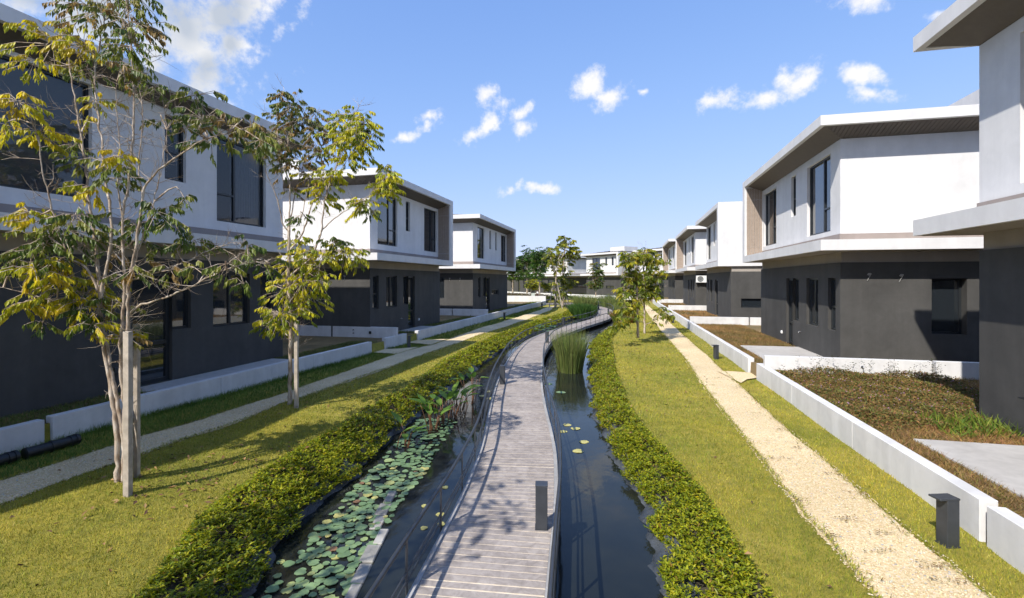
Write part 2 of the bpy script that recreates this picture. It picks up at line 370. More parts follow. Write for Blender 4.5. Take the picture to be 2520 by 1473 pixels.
# ------------------------------------------------------------------ plan of the place (metres; x right, y away)
def line(pts):
    p = sorted(pts, key=lambda q: q[1]); xs = np.array([q[0] for q in p]); ys = np.array([q[1] for q in p])
    def f(y):
        y = np.asarray(y, float); r = np.interp(y, ys, xs)
        k0 = (xs[2] - xs[0]) / (ys[2] - ys[0]); k1 = (xs[-1] - xs[-2]) / (ys[-1] - ys[-2])
        r = np.where(y < ys[0], xs[0] + k0 * (y - ys[0]), r); return np.where(y > ys[-1], xs[-1] + k1 * (y - ys[-1]), r)
    return f
PATH_L0 = line([(-8.0,3.5),(-7.17,6.83),(-7.03,7.29),(-6.86,7.81),(-6.65,8.76),(-6.35,9.53),(-6.1,10.61),(-5.62,12.22),(-5.14,14.67),(-4.97,15.77),(-4.57,17.68),(-4.3,18.61),(-4.05,19.71),(-3.8,20.61),(-3.47,21.27),(-3.09,23.01),(-2.5,26.05),(-1.8,28.97),(-0.65,32.94),(0.67,38.18),(2.28,44.8),(4.4,53)])
PATH_L1 = line([(-7.1,3.5),(-6.32,6.02),(-6.24,6.36),(-6.12,6.91),(-5.96,7.64),(-5.76,8.64),(-5.51,9.26),(-5.27,10.28),(-5.05,11.35),(-4.61,13.18),(-4.4,14.06),(-4.11,15.07),(-3.9,15.8),(-3.55,17.41),(-3.18,18.8),(-2.8,20.3),(-2.32,21.96),(-1.6,25.26),(-0.9,27.7),(-0.18,30.38),(1.04,35.0),(3.1,43.5),(5.2,53)])
PATH_R0 = line([(2.9,2.5),(3.21,4.3),(3.25,4.47),(3.31,4.75),(3.38,5.06),(3.43,5.35),(3.48,5.79),(3.61,6.22),(3.68,6.72),(3.83,7.31),(4.03,8.17),(4.26,9.26),(4.5,10.4),(5.03,12.78),(5.53,14.8),(6.2,17.59),(7.34,22.9),(8.87,29.73),(12.3,44.8),(14.6,56)])
PATH_R1 = line([(3.9,2.5),(4.21,4.3),(4.26,4.54),(4.33,4.86),(4.38,5.15),(4.45,5.56),(4.52,6.05),(4.6,6.42),(4.72,7.01),(4.87,7.72),(5.0,8.33),(5.17,9.06),(5.38,10.03),(5.67,11.24),(5.95,12.4),(6.33,14.06),(6.68,15.63),(7.15,17.59),(8.25,22.55),(10.4,32.0),(13.1,44.8),(15.5,56)])
HEDGE_L0 = line([(-3.1,3),(-3.31,4.39),(-3.41,4.75),(-3.52,5.2),(-3.66,5.8),(-3.68,6.25),(-3.62,6.69),(-3.63,7.21),(-3.55,8.01),(-3.4,8.53),(-3.28,9.26),(-3.2,10.43),(-3.05,10.94),(-2.91,11.71),(-2.7,12.82),(-2.55,14.24),(-2.38,16.39),(-2.05,18.46),(-1.61,20.74),(-0.95,24.17),(-0.1,26.88),(0.88,30.27),(2.53,35.74),(3.8,39),(4.6,42),(5.2,45),(5.5,50),(5.2,56),(-4,60),(-6,64),(3,69),(8.6,72.5)])
HEDGE_L1 = line([(-2.75,3),(-2.72,4.53),(-2.66,4.76),(-2.71,5.19),(-2.77,5.61),(-2.77,6.11),(-2.71,6.52),(-2.66,6.98),(-2.6,7.44),(-2.54,8.18),(-2.5,8.87),(-2.43,9.41),(-2.32,10.54),(-2.19,11.42),(-1.97,12.83),(-1.77,14.16),(-1.44,16.16),(-1.02,19.0),(-0.63,21.07),(0.14,24.41),(1.01,27.66),(2.18,31.19),(3.3,34.6),(4.7,38.6),(5.5,42),(5.9,45),(6.1,50),(5.8,56),(-3.3,60.6),(-5,64),(3.8,68.4),(9,71.8)])
HEDGE_R0 = line([(1.45,3),(1.60,4.46),(1.66,4.92),(1.73,5.3),(1.77,5.64),(1.83,6.2),(1.85,6.6),(1.88,7.19),(1.9,7.6),(1.93,8.66),(1.93,9.56),(1.96,10.58),(2.24,12.94),(2.72,16.5),(3.88,23.36),(5.2,27.5),(6.7,31.5),(8.2,36),(9.7,42),(10.6,48),(10.9,54),(11.2,60),(11.2,66),(10.2,71.8)])
HEDGE_R1 = line([(2.1,3),(2.29,4.35),(2.33,4.77),(2.36,5.11),(2.39,5.44),(2.43,5.86),(2.49,6.48),(2.52,7.32),(2.51,7.63),(2.49,8.34),(2.5,9.33),(2.6,10.58),(2.94,13.27),(3.36,15.94),(4.65,22.79),(6,27.5),(7.5,31.5),(9,36),(10.6,42),(11.5,48),(11.8,54),(12.1,60),(12.1,66),(10.8,72.5)])
WALL_L = lambda y: -7.91 + .2455 * (np.asarray(y, float) - 8.38)      # canal face of the low wall, left row
WALL_R = lambda y: 5.0 + .2245 * (np.asarray(y, float) - 5.2)         # canal face of the low wall, right row
GARDEN_Z, WALL_TOP, WATER_Z = .34, .457, -.30
TREE1 = (-5.29, 6.54); TREE2 = (-4.88, 10.7); TREE3 = (5.66, 20.9); TREE4 = (6.37, 24.6); TREE5 = (4.22, 47.8); TREE6 = (5.17, 50.0)
MOUNDS = [(*TREE1, .10, .75), (*TREE2, .08, .7), (*TREE3, .12, .9), (*TREE4, .14, 1.1), (*TREE5, .14, 1.2), (*TREE6, .14, 1.2)]
def lawn_z(x, y):
    x = np.asarray(x, float); y = np.asarray(y, float); z = .012 * np.sin(1.7 * x + .8 * y) + .010 * np.sin(.9 * y - 2.3 * x + 1)
    for (mx, my, h, r) in MOUNDS: z = z + h * np.exp(-((x - mx) ** 2 + (y - my) ** 2) / (r * r))
    return z
def ground_z(x, y):
    """height of the open ground: lawns, bank under the ground cover"""
    x = np.asarray(x, float); y = np.asarray(y, float); z = lawn_z(x, y)
    l0, l1, r0, r1 = HEDGE_L0(y), HEDGE_L1(y), HEDGE_R0(y), HEDGE_R1(y)
    mid = (l1 + r0) / 2
    t = np.where(x < mid, np.clip((x - l0) / np.maximum(l1 - l0, .05), 0, 1), 0); u = np.where(x >= mid, np.clip((r1 - x) / np.maximum(r1 - r0, .05), 0, 1), 0)
    k = np.maximum(t, u); k = k * k * (3 - 2 * k)
    k = np.where(y > 72.2, 0, k)
    z = z * (1 - k) - .20 * k
    inside = (x > l1) & (x < r0) & (y < 72)
    return np.where(inside, -.75, z)

def build_ground():
    ys = np.r_[np.arange(-8, 3, 1.0), np.arange(3, 14, .2), np.arange(14, 30, .4), np.arange(30, 72, .8), 72.0, 72.4, 73, 76, 80, 90, 110, 150, 250, 500, 1200, 3000]
    rows = []; zones = None
    for y in ys:
        yy = min(float(y), 72.0) if y < 72.2 else float(y)
        far = y > 72.2
        if far:
            wl, wr = float(WALL_L(57.0)), float(WALL_R(60)); yq = 72.4
        else: wl, wr, yq = float(WALL_L(min(y, 56.5))) - .06, float(WALL_R(y)) + .06, y
        gz = GARDEN_Z if y < 57 else .02
        gzr = GARDEN_Z if y < 72 else .02
        ex = 60 + max(0, y) * 2.2
        bp = [(-ex, gz), (wl - .5, gz), (wl - .02, gz), (wl, None), (float(PATH_L0(yq)), None), (float(PATH_L1(yq)), None), (float(HEDGE_L0(yq)), None), (float(HEDGE_L1(yq)), None),
              (float(HEDGE_L1(yq)) + .08, None), (float(HEDGE_R0(yq)) - .08, None), (float(HEDGE_R0(yq)), None), (float(HEDGE_R1(yq)), None), (float(PATH_R0(yq)), None), (float(PATH_R1(yq)), None), (wr, None), (wr + .02, gzr), (wr + .5, gzr), (ex, gzr)]
        for i in range(1, len(bp)):
            if bp[i][0] < bp[i - 1][0] + .004: bp[i] = (bp[i - 1][0] + .004, bp[i][1])
        sub = [2, 2, 1, 5, 6, 14, 7, 1, 2, 1, 7, 14, 6, 6, 1, 2, 2]
        row = []; zz = []
        for i in range(len(bp) - 1):
            for k in range(sub[i]):
                t = k / sub[i]; x = bp[i][0] * (1 - t) + bp[i + 1][0] * t
                if bp[i][1] is not None and bp[i + 1][1] is not None: z = bp[i][1] * (1 - t) + bp[i + 1][1] * t
                elif bp[i][1] is not None and k == 0: z = bp[i][1]
                else: z = float(ground_z(x, y)) if not far else 0.0
                row.append((x, float(y), z)); zz.append(0 if i in (0, 1, 14, 15, 16) else (2 if i in (6, 10) else (3 if i in (7, 8, 9) else 1)))
        row.append((bp[-1][0], float(y), bp[-1][1] if not far else 0.0)); zz.append(0)
        rows.append(row); zones = zz
    n = len(rows[0]); V = np.array(rows).reshape(-1, 3); F = []; mi = []
    for i in range(len(rows) - 1):
        for j in range(n - 1):
            F.append((i * n + j, i * n + j + 1, (i + 1) * n + j + 1, (i + 1) * n + j)); z = zones[j]
            if ys[i] >= 72: mi.append(0)
            else: mi.append({0: 1 if ys[i] < 56 or j > n // 2 else 0, 1: 0, 2: 2, 3: 3}[z])
    o = np_mesh('ground', V, np.array(F), [LAWN, DRYSOIL, SOIL, LINER], smooth=True)
    o.data.polygons.foreach_set('material_index', mi); tag(o, kind='structure')
build_ground()

def strip(name, fa, fb, y0, y1, z, m, step=.12, jit=.03, nx=8, bumpz=.0):
    ys = np.arange(y0, y1, step); V = []; 
    ja = np.convolve(rng.normal(0, jit, len(ys) + 8), np.ones(3) / 3, 'same')[:len(ys)]; jb = np.convolve(rng.normal(0, jit, len(ys) + 8), np.ones(3) / 3, 'same')[:len(ys)]
    for i, y in enumerate(ys):
        a = float(fa(y)) + ja[i]; b = float(fb(y)) + jb[i]
        for k in range(nx + 1):
            x = a + (b - a) * k / nx; V.append((x, y, (float(lawn_z(x, y)) if z is None else z) + .010 + (0 if z is None else 0)))
    n = nx + 1; F = [(i * n + j, i * n + j + 1, (i + 1) * n + j + 1, (i + 1) * n + j) for i in range(len(ys) - 1) for j in range(nx)]
    return tag(np_mesh(name, V, np.array(F), m, smooth=True), kind='structure')
strip('gravel_path_left', PATH_L0, PATH_L1, 1, 53, None, GRAVEL)
strip('gravel_path_right', PATH_R0, PATH_R1, 1, 56, None, GRAVEL)
# spurs of the paths to the garden gaps
def patch(name, poly, z, m, kind='structure'):
    mb = MB(); mb.quad([(p[0], p[1], z) for p in poly]); return tag(mb.build(name, m), kind=kind)
SPURS = [[(6.2, 13.2), (6.3, 15.0), (6.7, 14.9), (7.0, 14.75), (7.25, 14.62), (7.2, 14.0), (6.95, 13.88), (6.6, 13.7)],
         [(-5.35, 18.75), (-5.15, 19.72), (-4.6, 19.9), (-3.9, 20.4), (-4.25, 18.4), (-4.8, 18.6)],
         [(-4.7, 21.65), (-4.42, 22.72), (-3.7, 22.9), (-3.0, 23.3), (-3.5, 21.0), (-4.1, 21.5)]]
for sp_ in SPURS: patch('path_spur', sp_, .030, GRAVEL)
# water
def build_water():
    ys = np.r_[np.arange(-8, 60, .5), np.arange(60, 72, .5)]; V = []
    for y in ys: V += [(float(HEDGE_L1(y)) - .35, y, WATER_Z), (float(HEDGE_R0(y)) + .35, y, WATER_Z)]
    F = [(2 * i, 2 * i + 1, 2 * i + 3, 2 * i + 2) for i in range(len(ys) - 1)]
    tag(np_mesh('water', V, np.array(F), WATER), kind='structure')
build_water()
# pond liner, creased, hanging over both banks
def liner(name, edge, sgn, y0, y1):
    ys = np.arange(y0, y1, .06); n = 9; V = []
    ph = rng.uniform(0, 6, 4)
    w = .055 * np.sin(ys * 2.1 + ph[0]) + .035 * np.sin(ys * 5.3 + ph[1]) + .02 * np.sin(ys * 11 + ph[2])
    for i, y in enumerate(ys):
        for k in range(n):
            t = k / (n - 1); x = float(edge(y)) + sgn * (.14 - (.34 if sgn > 0 else .24) * t + w[i] * (.25 + t)); z = -.10 - .27 * t ** 1.3 + .018 * math.sin(y * 13 + k * 1.1) + .014 * math.sin(y * 29 - k * 2)
            V.append((x, y, z))
    F = [(i * n + j, i * n + j + 1, (i + 1) * n + j + 1, (i + 1) * n + j) for i in range(len(ys) - 1) for j in range(n - 1)]
    tag(np_mesh(name, V, np.array(F), LINER, smooth=True), kind='structure')
liner('bank_liner_right', HEDGE_R0, 1, 2, 34); liner('bank_liner_left', HEDGE_L1, -1, 2, 34)

# ------------------------------------------------------------------ houses
E2 = Vector((.235, .972, 0)).normalized(); N2 = Vector((.972, -.235, 0)).normalized()   # along the rows / across them
UP = Vector((0, 0, 1))
def wall_face(mb, O, A, B, a0, a1, z0, z1, openings, depth=.14, mi=0):
    """flat wall face in the (A, up) plane with real openings and their reveals"""
    xs = sorted({a0, a1} | {v for o in openings for v in (o[0], o[1]) if a0 < v < a1}); zs = sorted({z0, z1} | {v for o in openings for v in (o[2], o[3]) if z0 < v < z1})
    P = lambda a, z, b=0: O + A * a + B * b + UP * z
    for i in range(len(xs) - 1):
        for j in range(len(zs) - 1):
            ca, cz = (xs[i] + xs[i + 1]) / 2, (zs[j] + zs[j + 1]) / 2
            if any(o[0] < ca < o[1] and o[2] < cz < o[3] for o in openings): continue
            mb.quad([P(xs[i], zs[j]), P(xs[i + 1], zs[j]), P(xs[i + 1], zs[j + 1]), P(xs[i], zs[j + 1])], mi)
    for o in openings:
        c = [(o[0], o[2]), (o[1], o[2]), (o[1], o[3]), (o[0], o[3])]
        for k in range(4):
            (p, q), (r, s) = c[k], c[(k + 1) % 4]
            mb.quad([P(p, q), P(r, s), P(r, s, -depth - .12), P(p, q, -depth - .12)], mi)
def window(parent, O, A, B, a0, a1, z0, z1, mull=(), trans=(), name='window', glass=GLASS, fw=.055, set_=.09, fill=None):
    """frame (with bars) > pane, and what hangs behind it"""
    P = lambda a, z, b: O + A * a + B * b + UP * z
    f = MB(); d = .06; g = .002
    a0 += g; a1 -= g; z0 += g; z1 -= g
    def bar(x0, x1, y0, y1, b=0): f.box(P(x0, y0, -set_ - d - b), A * (x1 - x0), B * (d + b), UP * (y1 - y0))
    bar(a0, a0 + fw, z0, z1); bar(a1 - fw, a1, z0, z1); bar(a0 + fw, a1 - fw, z1 - fw, z1); bar(a0 + fw, a1 - fw, z0, z0 + fw)
    for m in mull: x = a0 + (a1 - a0) * m; bar(x - fw * .6, x + fw * .6, z0 + fw, z1 - fw, -.006)
    for (m0, m1, t) in trans:
        y = z0 + (z1 - z0) * t; x0 = a0 + (a1 - a0) * m0 + (fw if m0 == 0 else fw * .6); x1 = a0 + (a1 - a0) * m1 - (fw if m1 == 1 else fw * .6)
        bar(x0, x1, y - fw * .5, y + fw * .5, -.012)
    o = f.build(name, FRAME, parent)
    p = MB(); p.quad([P(a0 + .02, z0 + .02, -set_ - .04), P(a1 - .02, z0 + .02, -set_ - .04), P(a1 - .02, z1 - .02, -set_ - .04), P(a0 + .02, z1 - .02, -set_ - .04)])
    p.build('pane', glass, o)
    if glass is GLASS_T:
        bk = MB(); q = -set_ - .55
        bk.quad([P(a0 - .3, z0 - .3, q), P(a1 + .3, z0 - .3, q), P(a1 + .3, z1 + .3, q), P(a0 - .3, z1 + .3, q)]); bk.build('dark_room_backing', ROOM, o)  # dark sheet behind the glass, its colour standing in for the room's dimness
    if fill:
        kind, f0, f1 = fill; x0 = a0 + (a1 - a0) * f0; x1 = a0 + (a1 - a0) * f1
        if kind == 'blind':
            b = MB(); y = z0 + .05
            while y < z1 - .05: b.box(P(x0, y, -set_ - .16), A * (x1 - x0), B * .016 + UP * .026, UP * .004); y += .034
            b.build('blind', BLIND, o)
        else:
            b = MB(); n = 60; q = [(x0 + (x1 - x0) * i / n, -set_ - .2 + .025 * math.sin(i * 1.7)) for i in range(n + 1)]
            for i in range(n): b.quad([P(q[i][0], z0, q[i][1]), P(q[i + 1][0], z0, q[i + 1][1]), P(q[i + 1][0], z1, q[i + 1][1]), P(q[i][0], z1, q[i][1])])
            b.build('curtain', CURTAIN, o, smooth=True)
    return o
ZS0, ZS1 = 3.65, 3.95          # ledge slab
ZR0, ZR1 = 7.17, 7.45          # roof fascia
def house(name, label, W, ex, ey, Lw, D=9.0, od=.78, os=.78, up=(), low=(), end_low=(), end_up=(), fin_low=(), boards=False, fin_boards=True, box=None, detail=True, gz=.30, group='two-storey houses'):
    """W: wall corner at the open end, canal side; ex along the facade to the fin; ey out towards the canal"""
    W = Vector((W[0], W[1], 0)); Hs = empty(name, (W.x, W.y, gz), label, 'house', group)
    T = lambda s, d, z: W + ex * s + ey * d + UP * z
    FT = .42; Lf = Lw + FT
    # --- ground floor
    mb = MB(); wall_face(mb, W, ex, ey, 0, Lf - .12, gz, 3.33, [o[:4] for o in low])
    wall_face(mb, W, -ey, -ex, 0, D, gz, 3.33, [o[:4] for o in end_low])
    wall_face(mb, W + ex * (Lf - .12), -ey, ex, 0, D, gz, 3.33, [o[:4] for o in fin_low])
    mb.quad([T(0, -D, gz), T(Lf - .12, -D, gz), T(Lf - .12, -D, 3.33), T(0, -D, 3.33)])
    mb.quad([T(0, 0, 3.33), T(Lf - .12, 0, 3.33), T(Lf - .12, -D, 3.33), T(0, -D, 3.33)])
    mb.build('ground_floor_wall', DARK, Hs)
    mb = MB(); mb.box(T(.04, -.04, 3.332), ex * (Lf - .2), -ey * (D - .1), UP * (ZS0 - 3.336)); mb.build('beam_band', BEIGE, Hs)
    # --- ledge slab
    mb = MB(); mb.box(T(-os, od, ZS0), ex * (Lf + os), -ey * (D + od), UP * (ZS1 - ZS0)); sl = mb.build('ledge', WHITE, Hs)
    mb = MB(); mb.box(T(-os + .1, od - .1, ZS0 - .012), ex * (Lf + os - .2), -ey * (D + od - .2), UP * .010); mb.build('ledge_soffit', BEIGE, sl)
    # --- upper floor
    mb = MB(); wall_face(mb, W, ex, ey, 0, Lw, 4.0, 6.95, [o[:4] for o in up])
    wall_face(mb, W, -ey, -ex, 0, D, 4.0, 6.95, [o[:4] for o in end_up])
    mb.quad([T(0, -D, 4.0), T(Lw, -D, 4.0), T(Lw, -D, 6.95), T(0, -D, 6.95)])
    mb.build('upper_wall', WHITE, Hs)
    mb = MB(); mb.box(T(-.025, .025, ZS1), ex * (Lw + .024), -ey * (D), UP * .22); mb.build('skirting', TAUPE, Hs)
    mb = MB(); mb.box(T(Lw, od, ZS1), ex * FT, -ey * (D + od), UP * (ZR0 - ZS1)); fin = mb.build('fin_wall', WHITE, Hs)
    # cladding boards on the inner face of the fin
    n = 6; bw = (od - .12) / n
    for k in range(n if fin_boards else 0):
        for (q0, q1) in ((ZS1 + .004, 4.35), (4.36, 6.55), (6.56, 7.1)):
            b = MB(); b.box(T(Lw - .022, .028 + bw * k + .005, q0), ex * .021, ey * (bw - .01), UP * (q1 - q0)); b.build('cladding_board', FINB, fin)
    # --- roof: fascia ring, deck, sloping soffits, tiles
    mb = MB(); fb = .13
    mb.box(T(-os, od, ZR0), ex * (Lf + os), -ey * fb, UP * (ZR1 - ZR0))
    mb.box(T(-os, od - fb, ZR0), ex * fb, -ey * (D + od - fb), UP * (ZR1 - ZR0))
    mb.box(T(Lf - fb, od - fb, ZR0), ex * fb, -ey * (D + od - fb), UP * (ZR1 - ZR0))
    mb.box(T(-os + fb, -D + fb, ZR0), ex * (Lf + os - 2 * fb), -ey * fb, UP * (ZR1 - ZR0))
    mb.quad([T(-os + fb, od - fb, 7.36), T(Lf - fb, od - fb, 7.36), T(Lf - fb, -D, 7.36), T(-os + fb, -D, 7.36)])
    roof = mb.build('roof', WHITE, Hs)
    ze, zw = ZR0 + .03, 6.955
    so_, od_ = -os + fb, od - fb
    mb = MB(); c0 = (so_, od_, ze); c1 = (0, 0, zw)
    mb.quad([T(*c0), T(Lw, od_, ze), T(Lw, 0, zw), T(*c1)]); canal_s = mb
    canal_s.build('soffit', SOFFIT, roof)
    if boards:
        mb = MB(); mb.quad([T(so_, od_, ze + .02), T(0, 0, zw + .02), T(0, -D, zw + .02), T(so_, -D, ze + .02)]); sf = mb.build('soffit', SOFFIT_GAP, roof)
        d = od_ - .02; bw = .115
        while d > -D + .2:
            d2 = d - bw + .012
            lim = lambda q: so_ + (0 - so_) * max(0, min(1, (od_ - q) / od_))      # mitre with the canal-side soffit
            e = lambda q, s: ze + (zw - ze) * ((s - so_) / (0 - so_))
            b = MB(); sA, sB = (lim(d) if d > 0 else 0), (lim(d2) if d2 > 0 else 0)
            b.quad([T(so_, d, ze), T(sA, d, e(d, sA)), T(sB, d2, e(d2, sB)), T(so_, d2, ze)])
            b.quad([T(so_, d, ze), T(sA, d, e(d, sA)), T(sA, d, e(d, sA) + .018), T(so_, d, ze + .018)])
            b.build('soffit_board', SOFFIT, sf); d -= bw
    else:
        mb = MB(); mb.quad([T(so_, od_, ze), T(0, 0, zw), T(0, -D, zw), T(so_, -D, ze)]); mb.build('soffit', SOFFIT, roof)
    mb = MB(); cm, cd = (Lf - os) / 2, -D / 2; z0, z1 = 7.40, 8.15
    q = [(-os + .1, od - .25), (Lf - .1, od - .25), (Lf - .1, -D + .1), (-os + .1, -D + .1)]
    r0, r1 = (cm - 1.2, cd + .3), (cm + 1.2, cd + .3)
    nrow = 9
    for (pa, pb, ra, rb) in ((q[0], q[1], r0, r1), (q[1], q[2], r1, r1), (q[2], q[3], r1, r0), (q[3], q[0], r0, r0)):
        for k in range(nrow):
            t0, t1 = k / nrow, (k + 1) / nrow
            L_ = lambda p, r, t: (p[0] + (r[0] - p[0]) * t, p[1] + (r[1] - p[1]) * t)
            zz = lambda t: z0 + (z1 - z0) * t
            A_, B_, C_, D_ = L_(pa, ra, t0), L_(pb, rb, t0), L_(pb, rb, t1), L_(pa, ra, t1)
            mb.quad([T(*A_, zz(t0) + .03), T(*B_, zz(t0) + .03), T(*C_, zz(t1) - .005), T(*D_, zz(t1) - .005)])
            mb.quad([T(*A_, zz(t0) - .02), T(*B_, zz(t0) - .02), T(*B_, zz(t0) + .03), T(*A_, zz(t0) + .03)])
    mb.build('tiled_roof', TILE, roof)
    if box:
        s0, s1, d0, d1, zt = box
        mb = MB(); mb.box(T(s0, -d0, 7.37), ex * (s1 - s0), -ey * (d1 - d0), UP * (zt - 7.37)); mb.build('roof_parapet', WHITE, roof)
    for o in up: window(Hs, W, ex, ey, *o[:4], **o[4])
    for o in low: window(Hs, W, ex, ey, *o[:4], **o[4])
    for o in end_low: window(Hs, W, -ey, -ex, *o[:4], **o[4])
    for o in end_up: window(Hs, W, -ey, -ex, *o[:4], **o[4])
    for o in fin_low: window(Hs, W + ex * (Lf - .12), -ey, ex, *o[:4], **o[4])
    return T
two = dict(mull=(.62,), trans=((.62, 1, .32),)); two_r = dict(mull=(.38,), trans=((0, .38, .32),))
slim = dict(trans=((0, 1, .45),)); pair = dict(mull=(.5,)); one = dict()
door = dict(name='door', mull=(), trans=((0, 1, .33),), fw=.075)
EL, EN = E2, -N2      # right row faces -N2, left row faces +N2
# right row
T_R1 = house('house', 'nearest pale house on the right, cut by the picture edge, grey flank over charcoal base', (8.27, 8.63), -E2, -N2, 12.5, od=.74, os=.55,
      up=[(.93, 3.3, 4.34, 6.72, two), (4.6, 5.2, 5.2, 6.72, slim), (7, 9, 4.34, 6.72, two)], low=[(2.2, 3.1, .36, 2.9, door), (3.8, 5.0, 1.3, 2.9, pair)], end_low=[])
T_R2 = house('house', 'white house behind the weedy garden, right row, with wide brown soffit and two dangling cables', (9.63, 14.3), E2, -N2, 8.6,
      up=[(.73, 2.77, 4.32, 6.72, two_r), (3.95, 4.5, 5.22, 6.74, slim), (6.44, 8.44, 4.36, 6.74, two_r)],
      low=[(.34, .92, 1.28, 2.88, slim), (1.73, 2.83, 1.28, 2.88, pair), (3.63, 4.3, 1.3, 2.88, one), (4.3, 5.09, .34, 2.88, door)],
      end_low=[(2.28, 3.12, 1.28, 2.86, dict(set_=.24))], boards=True, box=(.6, 4.2, 3.75, 6.6, 8.3))
T_R3 = house('house', 'blank white house flank with slot window in charcoal base, third of the right row', (15.2, 38.1), -E2, -N2, 9.2, os=.7, od=.74,
      up=[(.4, 2.1, 4.4, 6.9, two), (3.3, 3.9, 5.25, 6.8, slim), (5.6, 7.4, 4.4, 6.85, two)],
      low=[(.6, 1.1, 1.2, 2.87, slim), (1.8, 2.7, 1.2, 2.87, pair), (3.9, 5.0, .34, 2.87, door)], fin_low=[(.55, 2.0, 1.2, 1.74, dict(mull=(.8,)))], fin_boards=False)
T_R4 = house('house', 'white house with the outdoor air-conditioner on its flank, fourth of the right row', (15.8, 42.0), E2, -N2, 9.6,
      up=[(1.2, 2.9, 4.36, 6.8, two_r), (4.2, 4.7, 5.3, 6.8, slim), (6.9, 8.9, 4.36, 6.8, two_r)],
      low=[(1.0, 1.5, 1.2, 2.87, slim), (2.3, 3.3, 1.2, 2.87, pair), (4.4, 5.4, .34, 2.87, door)])
T_R5 = house('house', 'white house at the far end of the right row, brown fin beside narrow windows', (18.4, 55.0), E2, -N2, 9.6,
      up=[(1.2, 2.9, 4.36, 6.8, two_r), (4.2, 4.6, 5.3, 6.8, slim), (5.5, 5.9, 5.3, 6.8, slim), (7.2, 9.1, 4.36, 6.8, two_r)],
      low=[(.8, 1.3, 1.2, 2.87, slim), (2.3, 3.2, .34, 2.87, door), (5, 6.2, 1.6, 2.0, one)])
# left row
T_L1 = house('house', 'large white house on the left behind the near trees, with blinds in its windows', (-7.38, 15.7), -E2, N2, 15.0, od=.62, os=.7,
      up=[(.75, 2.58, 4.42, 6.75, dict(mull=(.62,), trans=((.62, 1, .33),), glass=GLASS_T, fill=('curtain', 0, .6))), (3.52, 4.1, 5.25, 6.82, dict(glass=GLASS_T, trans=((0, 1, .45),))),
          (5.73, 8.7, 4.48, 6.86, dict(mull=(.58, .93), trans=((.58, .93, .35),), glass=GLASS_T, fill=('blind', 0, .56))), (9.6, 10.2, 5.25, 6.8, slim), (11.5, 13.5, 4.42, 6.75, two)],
      low=[(.42, .98, 1.55, 3.0, slim), (1.4, 2.7, 1.55, 3.0, pair), (3.38, 3.90, 1.60, 3.0, one), (3.90, 4.9, .38, 3.0, dict(name='door', trans=((0, 1, .36),), fw=.09)), (8, 9.2, 1.5, 3.0, pair)])
T_L2 = house('house', 'white house right behind the second tree, left row, sunlit flank and brown fin', (-6.12, 21.0), E2, N2, 7.65,
      up=[(.66, 2.56, 4.42, 6.75, two), (3.46, 3.94, 5.28, 6.78, slim), (5.7, 7.5, 4.42, 6.78, two)],
      low=[(.24, .76, 1.55, 3.02, slim), (1.45, 2.52, 1.55, 3.02, pair), (3.19, 3.75, 1.6, 3.02, one), (3.75, 4.52, .38, 3.02, door)], end_low=[(6.2, 7.2, 1.5, 3.0, pair)], boards=True, box=(.5, 3.0, 3.9, 6.2, 8.35))
T_L3 = house('house', 'third white house of the left row, roof tiles showing, slot window near its far corner', (-2.8, 34.9), E2, N2, 9.75,
      up=[(1.06, 2.83, 4.46, 6.8, two), (4.25, 4.73, 5.33, 6.82, slim), (5.99, 6.45, 5.33, 6.85, slim), (7.85, 9.6, 4.46, 6.8, two)],
      low=[(1.3, 1.82, 1.55, 3.04, slim), (2.53, 3.3, 1.55, 3.04, pair), (3.3, 4.3, .38, 3.04, door), (4.9, 7.0, 1.6, 2.05, dict(mull=(.7,)))], end_low=[(2.18, 3.3, 1.5, 3.02, one)])
# across the far end
ff = Vector((.50, -.866, 0)); fn = Vector((-.866, -.50, 0))
T_F2 = house('house', 'white house facing the canal head between the tall far tree and the big-leaved tree', (13.2, 86.5), ff, fn, 8.6, D=9,
      up=[(1.6, 3.7, 4.4, 6.7, pair), (5.0, 5.5, 5.3, 6.7, slim), (6.6, 7.1, 5.3, 6.7, slim), (7.6, 8.5, 4.4, 6.75, one)], low=[(3.6, 4.5, 1.4, 2.9, pair), (5.2, 7.2, 1.45, 1.95, dict(mull=(.5,)))], box=(4, 7.5, 2, 5, 8.5))
fg = Vector((-.52, .854, 0)); fh = Vector((-.854, -.52, 0))
T_F1 = house('house', 'white house at the far left of the canal head, half hidden by the feathery trees', (10.6, 93.0), fg, fh, 11, D=11,
      up=[(1.0, 1.9, 4.4, 6.7, one), (3.2, 3.7, 5.3, 6.7, slim), (4.8, 5.3, 5.3, 6.7, slim), (7.0, 9.0, 4.4, 6.7, pair)], low=[(1.2, 2.2, 1.2, 2.9, pair), (3.0, 3.9, 1.2, 2.9, pair), (5.2, 6.4, .35, 2.9, door), (8, 9, 1.2, 2.9, pair)], end_low=[(2.5, 5, 1.4, 1.95, one)])
T_F0 = house('house', 'farthest white house, seen between feathery tree trunks beside the plaza', (3.6, 104.5), fg, fh, 11, D=9,
      up=[(1.0, 2.6, 4.4, 6.7, one), (4.2, 4.7, 5.3, 6.7, slim), (7.0, 9.0, 4.4, 6.7, pair)], low=[(1.2, 2.2, 1.2, 2.9, pair), (3.4, 4.4, .35, 2.9, door), (6, 7.2, 1.2, 2.9, pair)])
T_F3 = house('house', 'far white house hidden mostly behind the big-leaved tree', (19.8, 75.5), ff, fn, 8.6, D=9,
      up=[(1.2, 2.8, 4.4, 6.7, pair), (4.2, 4.7, 5.3, 6.7, slim), (6, 8, 4.4, 6.7, pair)], low=[(1.2, 2.2, 1.2, 2.9, pair), (3.8, 4.8, .35, 2.9, door)])

